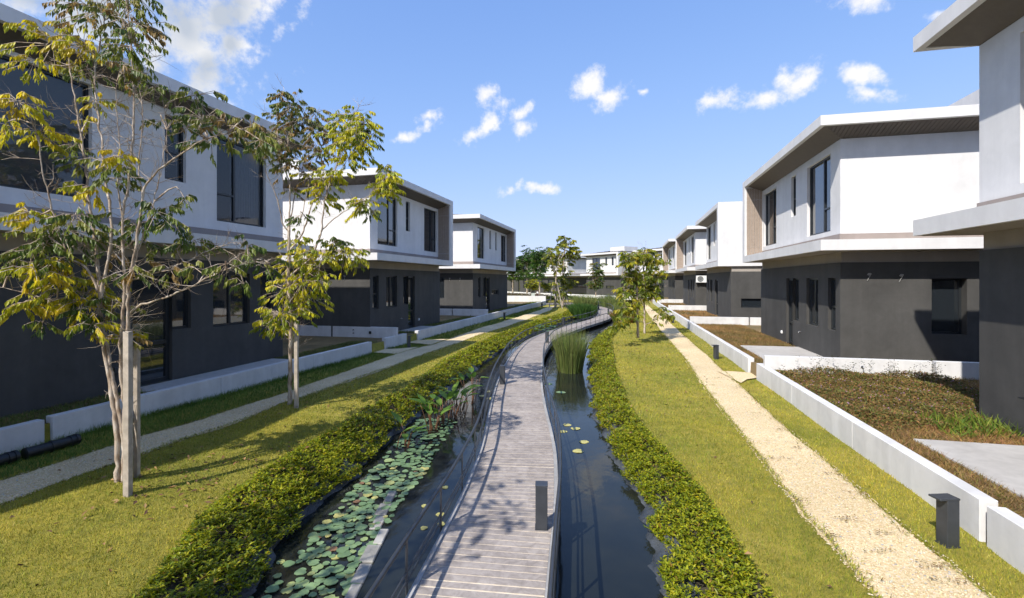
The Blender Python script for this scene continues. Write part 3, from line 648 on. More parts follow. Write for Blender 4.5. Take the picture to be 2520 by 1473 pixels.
# ------------------------------------------------------------------ low garden walls
def lowwall(name, label, a, b, top, th=.17, z0=-.05, inward=None, group='low white garden walls', joints=True):
    a, b = Vector((*a, 0)), Vector((*b, 0)); d = (b - a).normalized(); n = Vector((-d.y, d.x, 0)) if inward is None else Vector((*inward, 0)).normalized()
    mb = MB(); L = (b - a).length; k = max(1, round(L / 3.2)) if joints else 1; g = .006
    for i in range(k):
        s0 = L * i / k + (g if i else 0); s1 = L * (i + 1) / k
        mb.box(a + d * s0 + UP * z0, d * (s1 - s0), n * th, UP * (top - z0))
    if k > 1: mb.box(a + d * .05 + n * .02 + UP * z0, d * (L - .1), n * (th - .04), UP * (top - z0 - .012))
    o = mb.build(name, WHITE2, None, bevel=.006); tag(o, label, 'wall', group); return o
def onL(y): return (float(WALL_L(y)), y)
def onR(y): return (float(WALL_R(y)), y)
IL, IR = (-N2.x, -N2.y), (N2.x, N2.y)
lowwall('garden_wall', 'short low wall at the left picture edge, beside the black pipe', onL(1.0), onL(8.28), WALL_TOP - .02, inward=IL)
lowwall('garden_wall', 'long low white wall running behind the two near left trees', onL(8.40), onL(18.7), WALL_TOP, inward=IL)
lowwall('garden_wall', 'stub of low wall behind the path bollard, below the stepped side wall', onL(19.75), onL(21.6), WALL_TOP, inward=IL)
lowwall('garden_wall', 'low white wall in front of the two farther left houses', onL(22.75), onL(56.8), WALL_TOP, inward=IL)
lowwall('garden_wall', 'short low wall at the right picture edge past the gap', onR(1.0), onR(5.12), WALL_TOP - .02, inward=IR)
lowwall('garden_wall', 'long low grey-white wall beside the path, below the weedy garden', onR(5.22), onR(13.85), WALL_TOP, inward=IR)
lowwall('garden_wall', 'low wall along the right path in front of the third and fourth houses', onR(14.75), onR(37), WALL_TOP, inward=IR)
lowwall('garden_wall', 'farthest stretch of low wall on the right, behind the big-leaved tree', onR(37.8), onR(60), WALL_TOP, inward=IR)
# side walls between gardens, taller, with an open slot
def sidewall(label, p, sgn, L, split, top=.76):
    d = N2 * sgn; a = Vector((*p, 0)); e = E2
    for i, (s0, s1) in enumerate(((0, split - .04), (split + .04, L))):
        q = a + d * s0; mb = MB(); mb.box(q + UP * .2, d * (s1 - s0), e * .16, UP * (top - .2)); o = mb.build('side_wall', WHITE2, None, bevel=.006)
        tag(o, label + (', longer piece ending at the low wall' if i == 0 else ', piece beyond the slot against the house'), 'wall', 'garden side walls')
sidewall('white side wall at the back of the weedy garden', (float(WALL_R(13.2)) + .05, 13.2), 1, 6.0, 3.9)
sidewall('white side wall beside the slot window house', (float(WALL_R(27.6)) + .05, 27.6), 1, 5.5, 3.1)
sidewall('white side wall below the air-conditioner', (float(WALL_R(40.3)) + .05, 40.3), 1, 5.5, 3.3)
sidewall('white side wall at the far end of the right row', (float(WALL_R(53.5)) + .05, 53.5), 1, 5.5, 3.3)
sidewall('white side wall with two taps on the left', (float(WALL_L(20.7)) - .02, 20.7), -1, 5.0, 3.1, .80)
sidewall('white side wall beneath the third left house', (float(WALL_L(33.8)) - .02, 33.8), -1, 5.0, 2.6, .80)
sidewall('white side wall in shade next to the far plaza', (float(WALL_L(56.6)) - .02, 56.6), -1, 9.0, 5.5, 1.0)
for i, (a, b, t) in enumerate(((( 9.5, 84.0), (15.6, 73.5), .5), ((9.0, 85.0), (-2.0, 103.0), .5), ((16.4, 72.2), (19.2, 67.4), .8))):
    lowwall('garden_wall', ['low white wall across the canal head before the far house', 'low white wall behind the feathery trees at the plaza', 'taller white wall at the canal head behind the big-leaved tree'][i], a, b, t, joints=False)
# patios
SLABS = []
def slab(label, poly, z0, z1):
    SLABS.append([(p[0], p[1]) for p in poly]); mb = MB(); mb.prism(poly, z0, z1); tag(mb.build('patio_slab', CONC, None, bevel=.008), label, 'patio', 'concrete patios')
slab('pale concrete patio with a rack shadow at the right edge', [(6.17, 7.5), (5.74, 5.4), (5.3, 3.4), (7.2, 3.0), (8.05, 7.05)], .3, .372)
slab('concrete patio at the glass door of the right row house', [(8.55, 18.3), (7.85, 15.25), (9.72, 14.85), (10.58, 17.85)], .3, .372)
def lp(T, s, d): v = T(s, d, 0); return (v.x, v.y)
slab('shaded concrete patio at the glass door behind the near trees', [lp(T_L1, .5, .01), lp(T_L1, 5.0, .01), lp(T_L1, 5.0, .55), lp(T_L1, 4.2, 1.05), lp(T_L1, .5, 1.05)], .3, .372)
slab('concrete patio at the door behind the second tree', [lp(T_L2, 2.6, .01), lp(T_L2, 5.3, .01), lp(T_L2, 5.3, 1.0), lp(T_L2, 2.6, 1.1)], .3, .372)

# ------------------------------------------------------------------ boardwalk
CEN = [(-1.05, -1.5), (-.75, 1.0), (-.47, 3.0), (-.30, 4.3), (-.2, 5.06), (-.1, 5.8), (-.01, 6.65), (.085, 7.9), (.115, 9.1), (.12, 10.47), (.15, 12.0), (.22, 13.8), (.43, 16.8), (.66, 19.0), (1.2, 22.3), (1.75, 24.3), (2.4, 26.2), (4.05, 30.3), (5.7, 33.9), (6.85, 36.9), (7.85, 41.0), (8.75, 46.0), (9.05, 50.0), (8.75, 54.0), (8.9, 58.0), (10.2, 63.0), (12.6, 67.4), (15, 70.5)]
DW = 1.16
def offset(line_, d):
    t = np.gradient(line_, axis=0); t = t / np.linalg.norm(t, axis=1, keepdims=True); return line_ + np.stack([t[:, 1], -t[:, 0]], 1) * d
cl = smooth_line(CEN, .11); lf = offset(cl, -DW / 2); rt = offset(cl, DW / 2)
walk = empty('boardwalk', (cl[30][0], cl[30][1], 0), 'grey weathered boardwalk winding along the middle of the canal', 'boardwalk')
i0 = int(np.argmin(abs(cl[:, 1] - 3.6))); i1 = i0 + 292
bed = MB()
for i in range(0, len(cl) - 1):
    bed.quad([(*lf[i], -.003), (*rt[i], -.003), (*rt[i + 1], -.003), (*lf[i + 1], -.003)])
bed.build('grout_bed', GROUT, walk)
JOINTS = set()
far = MB(); near = None
for i in range(len(cl) - 1):
    g = .06 if i % 27 else .13
    a, b, c, d = lf[i], rt[i], rt[i + 1], lf[i + 1]
    q = lambda p, r, t: p + (r - p) * t
    a2, b2, c2, d2 = q(a, d, g), q(b, c, g), q(c, b, g * .9), q(d, a, g * .9)
    zt = rng.uniform(-.0012, .0012)
    m = MB() if i0 <= i < i1 else far
    m.prism([a2, b2, c2, d2], -.05, zt)
    if m is not far: m.build('plank', PLANK, walk)
tag(far.build('plank_run', PLANK, walk), kind='stuff')
# edge kerbs and fascia beams below the deck
def ribbon(name, m, l0, l1, z0, z1, parent, step=4):
    a, b = l0[::step], l1[::step]; mb = MB()
    for i in range(len(a) - 1):
        mb.quad([(*a[i], z1), (*b[i], z1), (*b[i + 1], z1), (*a[i + 1], z1)]); mb.quad([(*a[i], z0), (*a[i + 1], z0), (*a[i + 1], z1), (*a[i], z1)])
        mb.quad([(*b[i], z0), (*b[i], z1), (*b[i + 1], z1), (*b[i + 1], z0)]); mb.quad([(*a[i], z0), (*b[i], z0), (*b[i + 1], z0), (*a[i + 1], z0)])
    return mb.build(name, m, parent)
CONCB = plaster('edge_concrete', (.42, .41, .40), .10, .85, .2)
ribbon('edge_beam', CONCB, offset(cl, DW / 2 + .002), offset(cl, DW / 2 + .055), -.16, .004, walk, 3)
ribbon('edge_beam', CONCB, offset(cl, -DW / 2 - .055), offset(cl, -DW / 2 - .002), -.16, .004, walk, 3)
for i in range(20, len(cl), 36):
    mb = MB(); mb.tube([(cl[i][0] - .3, cl[i][1], -.75), (cl[i][0] - .3, cl[i][1], -.055)], .07, 8); mb.tube([(cl[i][0] + .3, cl[i][1], -.75), (cl[i][0] + .3, cl[i][1], -.055)], .07, 8); mb.build('pile', CONCB, walk)
def railing(label, base, y_from, sp=1.12, H=.47, thin=False, name='railing'):
    d = np.r_[0, np.cumsum(np.linalg.norm(np.diff(base, axis=0), axis=1))]
    s0 = d[int(np.argmin(abs(base[:, 1] - y_from)))] if not thin else 0
    at = lambda s: np.array([np.interp(s, d, base[:, 0]), np.interp(s, d, base[:, 1])])
    rl = empty(name, (*at(s0), 0), label, 'railing', 'boardwalk railings')
    ss = np.arange(s0, d[-1], .25)
    for nm, z, r in (('top_rail', H, .021), ('lower_rail', .155, .012), ('lower_rail', .07, .012)):
        mb = MB(); mb.tube([(*at(s), z) for s in ss], r, 8); mb.build(nm, METAL, rl, smooth=True)
    for s in np.arange(s0 + .1, d[-1], sp):
        p, q = at(s), at(min(s + .05, d[-1])); t = Vector((q[0] - p[0], q[1] - p[1], 0)); 
        if t.length < 1e-6: continue
        t.normalize(); n = Vector((t.y, -t.x, 0))
        mb = MB(); c = Vector((*p, -.13)); mb.box(c - t * .022 - n * .006, t * .044, n * .012, UP * (H + .12)); mb.build('post', METAL, rl)
railing('charcoal metal railing along the left edge of the winding boardwalk', offset(cl, -DW / 2 - .085), 1.0)
railing('charcoal metal railing along the right edge of the winding boardwalk', offset(cl, DW / 2 + .085), 1.0)
# short branch deck over the far pond
br = smooth_line([(-4, 58.2), (2, 59.0), (8.0, 60.3)], .4); bw_ = empty('footbridge', (2, 59, 0), 'far pale footbridge crossing the pond on the left', 'footbridge')
mb = MB(); a, b = offset(br, -.6), offset(br, .6)
for i in range(len(br) - 1): mb.prism([a[i], b[i], b[i + 1], a[i + 1]], -.14, .0)
mb.build('deck', PLANK, bw_)
railing('far railing on the near side of the footbridge', offset(br, .68), 0, thin=True); railing('far railing on the far side of the footbridge', offset(br, -.68), 0, thin=True)

# ------------------------------------------------------------------ bollard lights
def bollard(label, x, y, rz, kind='deck', z=0.0, h=.50, w=.135):
    b = empty('bollard_light', (x, y, z), label, 'bollard', 'bollard lights'); c, s = math.cos(rz), math.sin(rz)
    X, Y = Vector((c, s, 0)), Vector((-s, c, 0)); O = Vector((x, y, z))
    mb = MB(); mb.box(O - X * w / 2 - Y * w / 2, X * w, Y * w, UP * (h - .012)); mb.build('body', METAL, b, bevel=.004)
    mb = MB()
    if kind == 'deck': mb.box(O - X * (w / 2 + .003) - Y * (w / 2 + .003) + UP * (h - .012), X * (w + .006), Y * (w + .006), UP * .012)
    else: mb.box(O - X * (w / 2 + .085) - Y * (w / 2 + .003) + UP * (h - .012), X * (w + .091), Y * (w + .006), UP * .020)
    mb.build('top_plate', METAL, b, bevel=.003)
    mb = MB(); mb.box(O - X * (w / 2 + .006) - Y * (w / 2 + .006) + UP * -.02, X * (w + .012), Y * (w + .012), UP * (.026)); mb.build('base_plate', METAL, b)
bollard('square charcoal bollard light on the near right edge of the boardwalk', .335, 5.53, R(-4))
bollard('bollard light on the left edge of the boardwalk by the tall water plants', -.26, 13.2, R(-6))
bollard('bollard light on the right edge of the boardwalk where it first bends', 1.58, 22.0, R(-20))
bollard('bollard light on the left edge of the boardwalk bend beside the lotus', 3.25, 30.6, R(-40))
bollard('bollard light on the right edge of the boardwalk at the far bend', 7.95, 40.2, R(-15))
bollard('farthest bollard light on the left edge of the boardwalk', 8.35, 47.0, R(-10))
bollard('charcoal path bollard with cantilevered cap on the right strip of grass', 4.61, 5.16, R(4), 'path', .01)
bollard('path bollard by the wall end near the right patio', 7.24, 17.3, R(12), 'path', .01)
bollard('small path bollard far along the right path', 10.6, 32.2, R(12), 'path', .01)
bollard('path bollard beside the wall stub on the left path', -4.27, 20.2, R(192), 'path', .01)
bollard('path bollard halfway along the left path', -.55, 34.9, R(192), 'path', .01)
bollard('farthest path bollard on the left, at the wall end', 3.1, 50.6, R(192), 'path', .01)

# ------------------------------------------------------------------ trees
def px(u, v, y): return np.array([(u - CX) * y / FPX, y, CZ + (HOR - v) * y / FPX])     # proportions of a tree taken off the print at its own distance
GREEN = [(.09, .14, .03), (.13, .185, .034), (.18, .225, .04), (.25, .265, .045)]
YEL = [(.66, .54, .022), (.56, .50, .022), (.44, .44, .028), (.62, .48, .03)]
YG = [(.58, .54, .025), (.46, .47, .025), (.66, .58, .025), (.24, .29, .028)]
OLIVE = [(.20, .215, .04), (.27, .245, .05), (.12, .16, .035), (.31, .20, .06)]
def tree(name, label, base, y0, stems, clusters, leaf_len=.12, leaf_w=.042, group=None, twigs=26, bark=BARK, per=9, spray=.16, droop=1.0, seed=1, twig_len=.5, base_z=None, dense=2.1, slim=1.0):
    r = np.random.default_rng(seed); root = empty(name, (base[0], base[1], float(ground_z(*base)) if base_z is None else base_z), label, 'tree', group)
    wood = MB(); nodes = []
    for st in stems:
        pts, r0, r1, off = st; n = len(pts); P = []
        for i, (u, v) in enumerate(pts):
            t = i / (n - 1); y = y0 + off * t ** 1.4; P.append(px(u, v, y))
        P = smooth_line(P, .09); P[1:-1] += r.normal(0, .006, (len(P) - 2, 3))
        rad = np.linspace(r0 * slim, r1 * slim, len(P)) * (1 + .08 * np.sin(np.arange(len(P)) * .9)); wood.tube(P, list(rad), 7); nodes.append(P)
    allp = np.concatenate([p[len(p) // 4:] for p in nodes]); 
    trunk = wood.build('trunk', bark, root, smooth=True)
    tw = MB(); LP, LD, LL, LW, LN, LC = [], [], [], [], [], []
    def twig(p, d, L, rad, lvl):
        q = [p]; dd = d / np.linalg.norm(d)
        for k in range(4): dd = dd + r.normal(0, .16, 3) + np.array([0, 0, .05]); dd /= np.linalg.norm(dd); q.append(q[-1] + dd * L / 4)
        tw.tube(q, [rad, rad * .8, rad * .65, rad * .5, rad * .3], 3, cap=False)
        if lvl:
            for _ in range(3): k = r.integers(1, 4); twig(q[k], dd + r.normal(0, .7, 3), L * r.uniform(.35, .6), rad * .5, lvl - 1)
    for P in nodes:
        for _ in range(int(twigs * len(P) / 60)):
            k = r.integers(len(P) // 3, len(P)); twig(P[k], np.array([r.normal(0, 1), r.normal(0, 1), abs(r.normal(.5, .6))]), r.uniform(.4, 1.1) * twig_len, .0052, 1)
    for (u, v, rp, n, cols) in clusters:
        uv = np.stack([CX + FPX * allp[:, 0] / allp[:, 1], HOR - FPX * (allp[:, 2] - CZ) / allp[:, 1]], 1)
        k = int(np.argmin((uv[:, 0] - u) ** 2 + (uv[:, 1] - v - 25) ** 2)); yb = allp[k][1] + r.normal(0, .22)
        c = px(u, v, yb); rad = rp * yb / FPX; st = allp[k]
        mid = (st + c) / 2 + r.normal(0, .06, 3) + np.array([0, 0, .05])
        br_ = smooth_line([st, mid, c], .12); tw.tube(br_, list(np.linspace(.012, .006, len(br_))), 4, cap=False)
        for _ in range(int(n * dense)):
            e = c + r.normal(0, .5, 3) * rad * np.array([1, 1, .85]); d = e - c; Ld = np.linalg.norm(d) + 1e-6
            s_end = e + (d / Ld * np.array([1, 1, .3]) + np.array([0, 0, -.3 - .12 * (droop > .8)])) * spray
            q = smooth_line([c + d * .25, e, s_end], .05); tw.tube([q[0], e, s_end], [.005, .004, .002], 3, cap=False)
            m = per + r.integers(-2, 3); ax = unit((s_end - e)[None])[0]; side = np.cross(ax, [0, 0, 1.]); side /= np.linalg.norm(side) + 1e-6
            col = np.array(cols[r.integers(len(cols))])
            for j in range(m):
                t = j / max(1, m - 1); p = e + (s_end - e) * t * 1.0; sg = 1 if j % 2 else -1
                dd = side * sg * r.uniform(.2, .7) + ax * .35 + np.array([0, 0, -droop]) + r.normal(0, .16, 3)
                LP.append(p); LD.append(dd); LL.append(leaf_len * r.uniform(.7, 1.2)); LW.append(leaf_w * r.uniform(.75, 1.2))
                LN.append(side * sg * .8 + np.array([0, 0, .7]) + r.normal(0, .35, 3)); LC.append(col * r.uniform(.75, 1.25))
    tw.build('twigs', bark, trunk, smooth=True)
    V, F, C = leaf_arrays(np.array(LP), np.array(LD), np.array(LL), np.array(LW), np.array(LN), np.array(LC))
    np_mesh('crown', V, F, LEAF, root, C); return root
S1 = [([(290,1212),(288,1103),(283,1022),(268,922),(256,844),(250,788),(248,746),(239,644),(231,575),(219,507),(212,421),(204,358),(190,287),(177,205),(168,140),(150,90)], .052, .008, .25),
      ([(304,1200),(305,1085),(290,999),(276,936),(264,862),(258,820)], .040, .034, .08),
      ([(312,1195),(306,1010),(300,930),(297,880),(299,815),(304,740),(308,690),(303,630),(301,541),(312,473),(318,421),(326,350),(330,250),(322,120),(312,0),(306,-90)], .040, .008, -.25),
      ([(316,1195),(314,1000),(313,880),(315,780),(318,695),(331,627),(342,558),(349,500),(357,459),(376,435),(410,404),(445,380),(500,345),(560,330)], .050, .007, -.55),
      ([(317,776),(342,753),(376,743),(410,733),(445,716),(500,690),(560,662),(630,645)], .022, .005, -.5),
      ([(319,690),(376,675),(410,661),(470,640),(530,610),(600,600)], .018, .004, .4),
      ([(250,735),(239,705),(205,654),(171,634),(150,590),(127,507),(113,456),(103,415),(95,350),(70,270)], .024, .006, -.4),
      ([(253,815),(205,794),(164,760),(130,740),(68,723),(0,709),(-40,700)], .022, .005, -.5),
      ([(246,740),(262,660),(274,575),(270,507),(263,473),(255,421),(252,370),(245,308),(233,205),(245,110),(262,20),(270,-80)], .030, .007, .5),
      ([(318,700),(345,600),(372,520),(395,420),(410,330),(400,240)], .018, .004, .5), ([(340,570),(350,480),(340,400),(352,300),(345,200),(360,120)], .016, .004, .2), ([(301,541),(290,450),(295,350),(285,250),(296,150)], .014, .004, -.3)]
C1 = [(130,110,62,15,YEL),(85,150,45,9,YEL),(205,110,42,9,YEL),(170,85,40,7,YEL),(45,250,38,9,YEL),(95,325,30,8,YEL),(20,300,25,5,YEL),(235,245,22,4,YEL),(215,300,18,3,YEL),(72,522,26,6,YEL),(85,548,20,4,YEL),(198,462,22,4,YEL),(240,468,20,4,YEL),(295,385,24,5,YEL),
      (85,662,38,8,YEL),(150,690,48,14,YEL),(205,735,50,14,YEL),(255,700,34,7,YEL),(60,745,34,9,YEL),(125,738,30,6,YEL),(320,812,20,4,YEL),(230,800,26,4,YEL),(170,640,24,4,YEL),
      (240,30,60,13,OLIVE),(300,45,55,13,OLIVE),(325,115,48,11,GREEN),(185,10,42,8,OLIVE),(340,175,36,7,GREEN),(270,95,38,7,GREEN),(215,170,30,5,GREEN),(300,175,30,5,OLIVE),(255,-40,60,12,OLIVE),(330,-20,50,10,GREEN),(345,60,35,7,OLIVE),
      (480,235,30,6,GREEN),(500,295,48,10,GREEN),(560,310,45,9,OLIVE),(620,310,38,8,OLIVE),(640,345,24,4,GREEN),(375,215,26,5,GREEN),(520,350,26,5,GREEN),(450,290,30,5,OLIVE),(400,300,22,3,OLIVE),
      (180,362,26,5,GREEN),(275,405,34,7,GREEN),(285,440,24,4,GREEN),(190,400,20,3,GREEN),(150,560,52,13,GREEN),(115,600,42,10,GREEN),(225,570,34,7,GREEN),(185,530,30,6,GREEN),(335,555,34,7,GREEN),(385,520,34,7,GREEN),(360,600,28,5,GREEN),(425,540,30,6,GREEN),(455,490,20,3,GREEN),(480,590,30,6,GREEN),(445,600,22,4,GREEN),
      (80,620,34,7,GREEN),(25,640,30,6,GREEN),(130,650,34,6,GREEN),(180,715,40,8,GREEN),(245,762,34,6,GREEN),(205,600,34,6,GREEN),(280,620,30,5,OLIVE),(560,650,26,4,GREEN),(610,605,22,4,GREEN),(650,640,24,4,GREEN),(420,665,30,5,OLIVE),(480,660,22,3,GREEN),(190,790,26,4,GREEN),(105,795,20,3,GREEN),(310,830,22,3,OLIVE),(600,700,18,2,GREEN),(330,660,26,4,OLIVE),(295,750,22,3,OLIVE)]
tree('young_tree', 'tall multi-stemmed young tree with yellow and green leaves, near the left edge', TREE1, 6.54, S1, C1, .095, .037, 'young lawn trees', 46, seed=3, dense=2.1, slim=.70, spray=.15)
S2 = [([(713,1008),(715,900),(716,820),(712,740),(710,660),(711,600),(711,560)], .062, .040, 0), ([(727,1005),(728,900),(727,840),(722,780),(716,720)], .045, .03, .1),
      ([(710,570),(696,553),(682,490),(656,425),(646,380),(640,340)], .020, .005, -.5), ([(711,565),(714,500),(713,453),(703,410),(708,339),(702,254),(698,215)], .026, .005, .2), ([(712,560),(722,500),(730,467),(746,410),(759,339),(765,280)], .020, .004, .6),
      ([(712,620),(735,590),(748,567),(765,510),(788,453),(802,368),(806,296)], .026, .005, .4), ([(714,680),(760,640),(780,600),(790,570),(799,496),(816,439),(845,368),(862,311),(882,262)], .028, .005, -.4), ([(788,580),(793,567),(830,533),(873,504),(916,476),(959,439)], .018, .004, -.6),
      ([(712,700),(760,670),(810,640),(860,615)], .018, .005, -.3), ([(714,780),(690,770),(665,785)], .014, .004, -.3), ([(700,470),(690,400),(684,330),(680,270)], .012, .004, .4), ([(740,540),(762,450),(780,380),(784,320)], .012, .004, .1)]
C2 = [(870,295,38,12,YG),(845,345,42,13,YG),(890,365,34,10,YG),(915,330,26,7,GREEN),(855,395,34,9,YG),(820,425,28,7,YG),(800,455,32,9,YG),(790,485,26,7,YG),(900,300,24,6,YG),(830,300,24,6,YG),(875,335,28,8,YG),(955,435,26,7,YG),(930,465,34,9,YG),(900,495,28,7,YG),(965,470,20,5,YG),(912,522,16,4,GREEN),(885,505,18,4,YG),(945,415,18,4,YG),
      (850,618,42,12,YG),(880,640,26,6,YG),(790,635,42,12,YG),(750,620,40,10,YG),(720,650,40,11,YG),(745,695,50,15,YG),(705,715,42,12,YG),(770,735,40,10,YG),(690,775,40,11,YG),(660,800,26,6,YG),(730,600,32,7,YG),(735,760,34,8,YG),(785,690,30,7,YG),(690,810,24,5,YG),(815,600,26,6,GREEN),
      (690,232,18,5,OLIVE),(722,258,34,9,OLIVE),(745,298,44,12,OLIVE),(692,298,32,8,OLIVE),(775,320,36,9,OLIVE),(700,348,44,11,OLIVE),(742,395,38,8,OLIVE),(668,358,28,7,OLIVE),(640,372,26,6,GREEN),(785,368,30,7,OLIVE),(708,405,34,6,OLIVE),(650,330,22,4,OLIVE),(718,470,22,3,OLIVE),(760,440,26,4,OLIVE),(720,300,30,6,OLIVE),(810,330,26,5,OLIVE),(740,530,20,3,GREEN),(775,280,22,4,OLIVE),(700,260,24,5,GREEN)]
# a further young tree of the same row, just out of the picture on the near left: its shade falls across lawn and deck
def wuv(x, y, z): return (CX + FPX * x / y, HOR - FPX * (z - CZ) / y)
t0 = (-4.75, 2.0)
S0 = [([wuv(-4.75, 2, -.05), wuv(-4.7, 2, 1), wuv(-4.8, 2, 2), wuv(-4.7, 2, 3.2)], .06, .04, 0)] + [([wuv(-4.72, 2, 1.6 + .2 * k), wuv(-4.72 + .5 * math.cos(k * 1.9), 2, 3.4 + .2 * k), wuv(-4.72 + 1.0 * math.cos(k * 1.9), 2, 5.0 + .35 * k)], .03, .006, .7 * math.sin(k * 1.9)) for k in range(6)]
C0 = [(*wuv(-4.72 + 1.1 * math.cos(k * 2.4) * (.4 + .6 * (k % 3) / 2), 2, 3.0 + .16 * k), .38 * FPX / 2, 8, YEL if k % 3 == 0 else GREEN) for k in range(26)]
tree('young_tree', 'young tree just outside the left picture edge', t0, 2.0, S0, C0, .125, .046, 'young lawn trees', 20, seed=17)
tree('young_tree', 'second young tree on the left lawn, drooping yellow-green leaves beside a stake', TREE2, 10.7, S2, C2, .10, .039, 'young lawn trees', 30, seed=5, per=10, spray=.15, dense=3.3, slim=.78)
BIG = [(.25, .29, .03), (.18, .23, .028), (.34, .35, .03), (.11, .16, .024), (.42, .36, .03)]
S3 = [([(1570,832),(1569,780),(1568,720),(1566,660),(1568,625)], .058, .016, .2), ([(1568,760),(1545,770),(1530,790)], .016, .006, -.5), ([(1568,720),(1545,700),(1530,680)], .016, .006, -.4), ([(1567,680),(1585,650),(1595,620)], .016, .006, .4)]
C3 = [(1548 + 12 * math.cos(k * 2.4), 690 + 66 * math.sin(k * 1.7), 12, 7, BIG) for k in range(17)] + [(1565, 640, 16, 8, BIG), (1585, 625, 16, 8, BIG), (1560, 670, 16, 8, BIG), (1540, 640, 14, 7, BIG), (1550, 770, 14, 6, BIG), (1530, 785, 12, 5, BIG), (1520, 800, 10, 4, BIG)]
tree('broad_leaf_tree', 'left trunk of the paired big-leaved trees on the right lawn', TREE3, 20.9, S3, C3, .23, .09, 'big-leaved tree pair', 14, per=6, spray=.15, droop=.35, seed=7, twig_len=.8, dense=1.7)
S4 = [([(1585,856),(1586,800),(1585,740),(1584,690),(1586,640),(1590,612)], .066, .016, .1), ([(1585,740),(1605,730),(1620,718),(1630,700)], .020, .006, -.4), ([(1585,800),(1600,795),(1625,775),(1645,765)], .020, .006, -.5), ([(1585,690),(1610,670),(1630,650)], .018, .006, .3), ([(1584,700),(1565,680),(1550,665)], .016, .006, .3)]
C4 = [(1592 + 20 * math.cos(k * 2.1 + .4), 678 + 50 * math.sin(k * 1.3), 13, 7, BIG) for k in range(19)] + [(1590, 622, 15, 8, BIG), (1612, 640, 15, 7, BIG), (1630, 668, 14, 7, BIG), (1640, 640, 8, 3, BIG), (1625, 765, 15, 6, BIG), (1640, 775, 13, 5, BIG), (1612, 790, 12, 5, BIG), (1560, 760, 14, 6, BIG), (1545, 780, 13, 5, BIG), (1605, 720, 14, 6, BIG), (1570, 720, 14, 6, BIG)]
tree('broad_leaf_tree', 'right trunk of the paired big-leaved trees, nearer to the path', TREE4, 24.6, S4, C4, .25, .095, 'big-leaved tree pair', 14, per=6, spray=.16, droop=.35, seed=8, twig_len=.8, dense=1.7)
TALL = [(.28, .30, .03), (.19, .22, .028), (.37, .35, .03), (.11, .14, .025)]
S5 = [([(1366,764),(1367,730),(1368,690),(1372,650),(1380,620)], .10, .03, 0), ([(1368,690),(1360,655),(1352,620)], .05, .02, .6), ([(1372,650),(1388,625),(1398,600)], .05, .02, -.5)]
C5 = [(1360,612,10,7,TALL),(1352,628,9,6,TALL),(1366,628,9,6,TALL),(1356,640,8,5,TALL),(1362,655,8,4,TALL),(1376,640,8,4,TALL),(1372,715,7,3,TALL),(1362,700,7,4,TALL),(1368,665,7,3,TALL),(1364,735,6,3,TALL)]
tree('tall_far_tree', 'left tall slim tree propped with poles at the far lawn end', TREE5, 47.8, S5, C5, .34, .15, 'tall propped trees', 8, per=7, spray=.35, droop=.5, seed=11, twig_len=1.3)
S6 = [([(1384,762),(1386,720),(1385,680),(1388,640),(1390,600),(1390,582)], .11, .03, 0), ([(1386,680),(1400,640),(1412,615)], .05, .02, .5), ([(1386,700),(1376,660),(1372,620)], .05, .02, -.5)]
C6 = [(1388,586,9,7,TALL),(1396,598,10,7,TALL),(1380,604,10,7,TALL),(1408,610,9,6,TALL),(1415,620,9,5,TALL),(1395,618,9,5,TALL),(1420,628,6,3,TALL),(1402,630,9,4,TALL),(1384,625,8,4,TALL),(1378,690,8,5,TALL),(1388,678,8,5,TALL),(1396,700,7,4,TALL),(1384,710,8,5,TALL),(1392,720,7,4,TALL),(1406,690,6,3,TALL),(1380,725,6,3,TALL),(1385,655,7,3,TALL),(1394,645,7,3,TALL),(1400,670,6,2,TALL)]
tree('tall_far_tree', 'taller of the slim propped trees, its top rising above the far roofs', TREE6, 50.0, S6, C6, .36, .16, 'tall propped trees', 8, per=7, spray=.36, droop=.5, seed=12, twig_len=1.3)
FERN = [(.05, .12, .02), (.08, .17, .025), (.035, .08, .018), (.12, .20, .03)]
def feathery(label, u, vb, y, top, w, seed):
    s = np.random.default_rng(seed); H_ = vb - top
    st = [([(u, vb), (u, vb - H_ * .3), (u + 1, vb - H_ * .5)], .13, .09, 0)]
    for k in range(7): a = s.uniform(-1, 1); st.append(([(u + 1, vb - H_ * .42), (u + a * w * .35, vb - H_ * .65), (u + a * w * .75, vb - H_ * s.uniform(.75, .98))], .05, .015, s.uniform(-1.5, 1.5)))
    cl_ = [(u + s.normal(0, .42) * w, vb - H_ * s.uniform(.45, 1.0), 8, 6, FERN) for k in range(24)]
    tree('feathery_tree', label, ((u - CX) * y / FPX, y), y, st, cl_, .42, .14, 'feathery far trees', 6, per=11, spray=.9, droop=.28, seed=seed, twig_len=1.5, base_z=.02)
feathery('feathery dark-green far tree with two pale trunks, beside the third left house', 1328, 732, 74, 606, 34, 21)
feathery('feathery far tree whose crown spreads over the plaza', 1297, 722, 80, 622, 30, 22)
feathery('feathery far tree just past the corner of the third left house', 1262, 722, 82, 640, 20, 23)
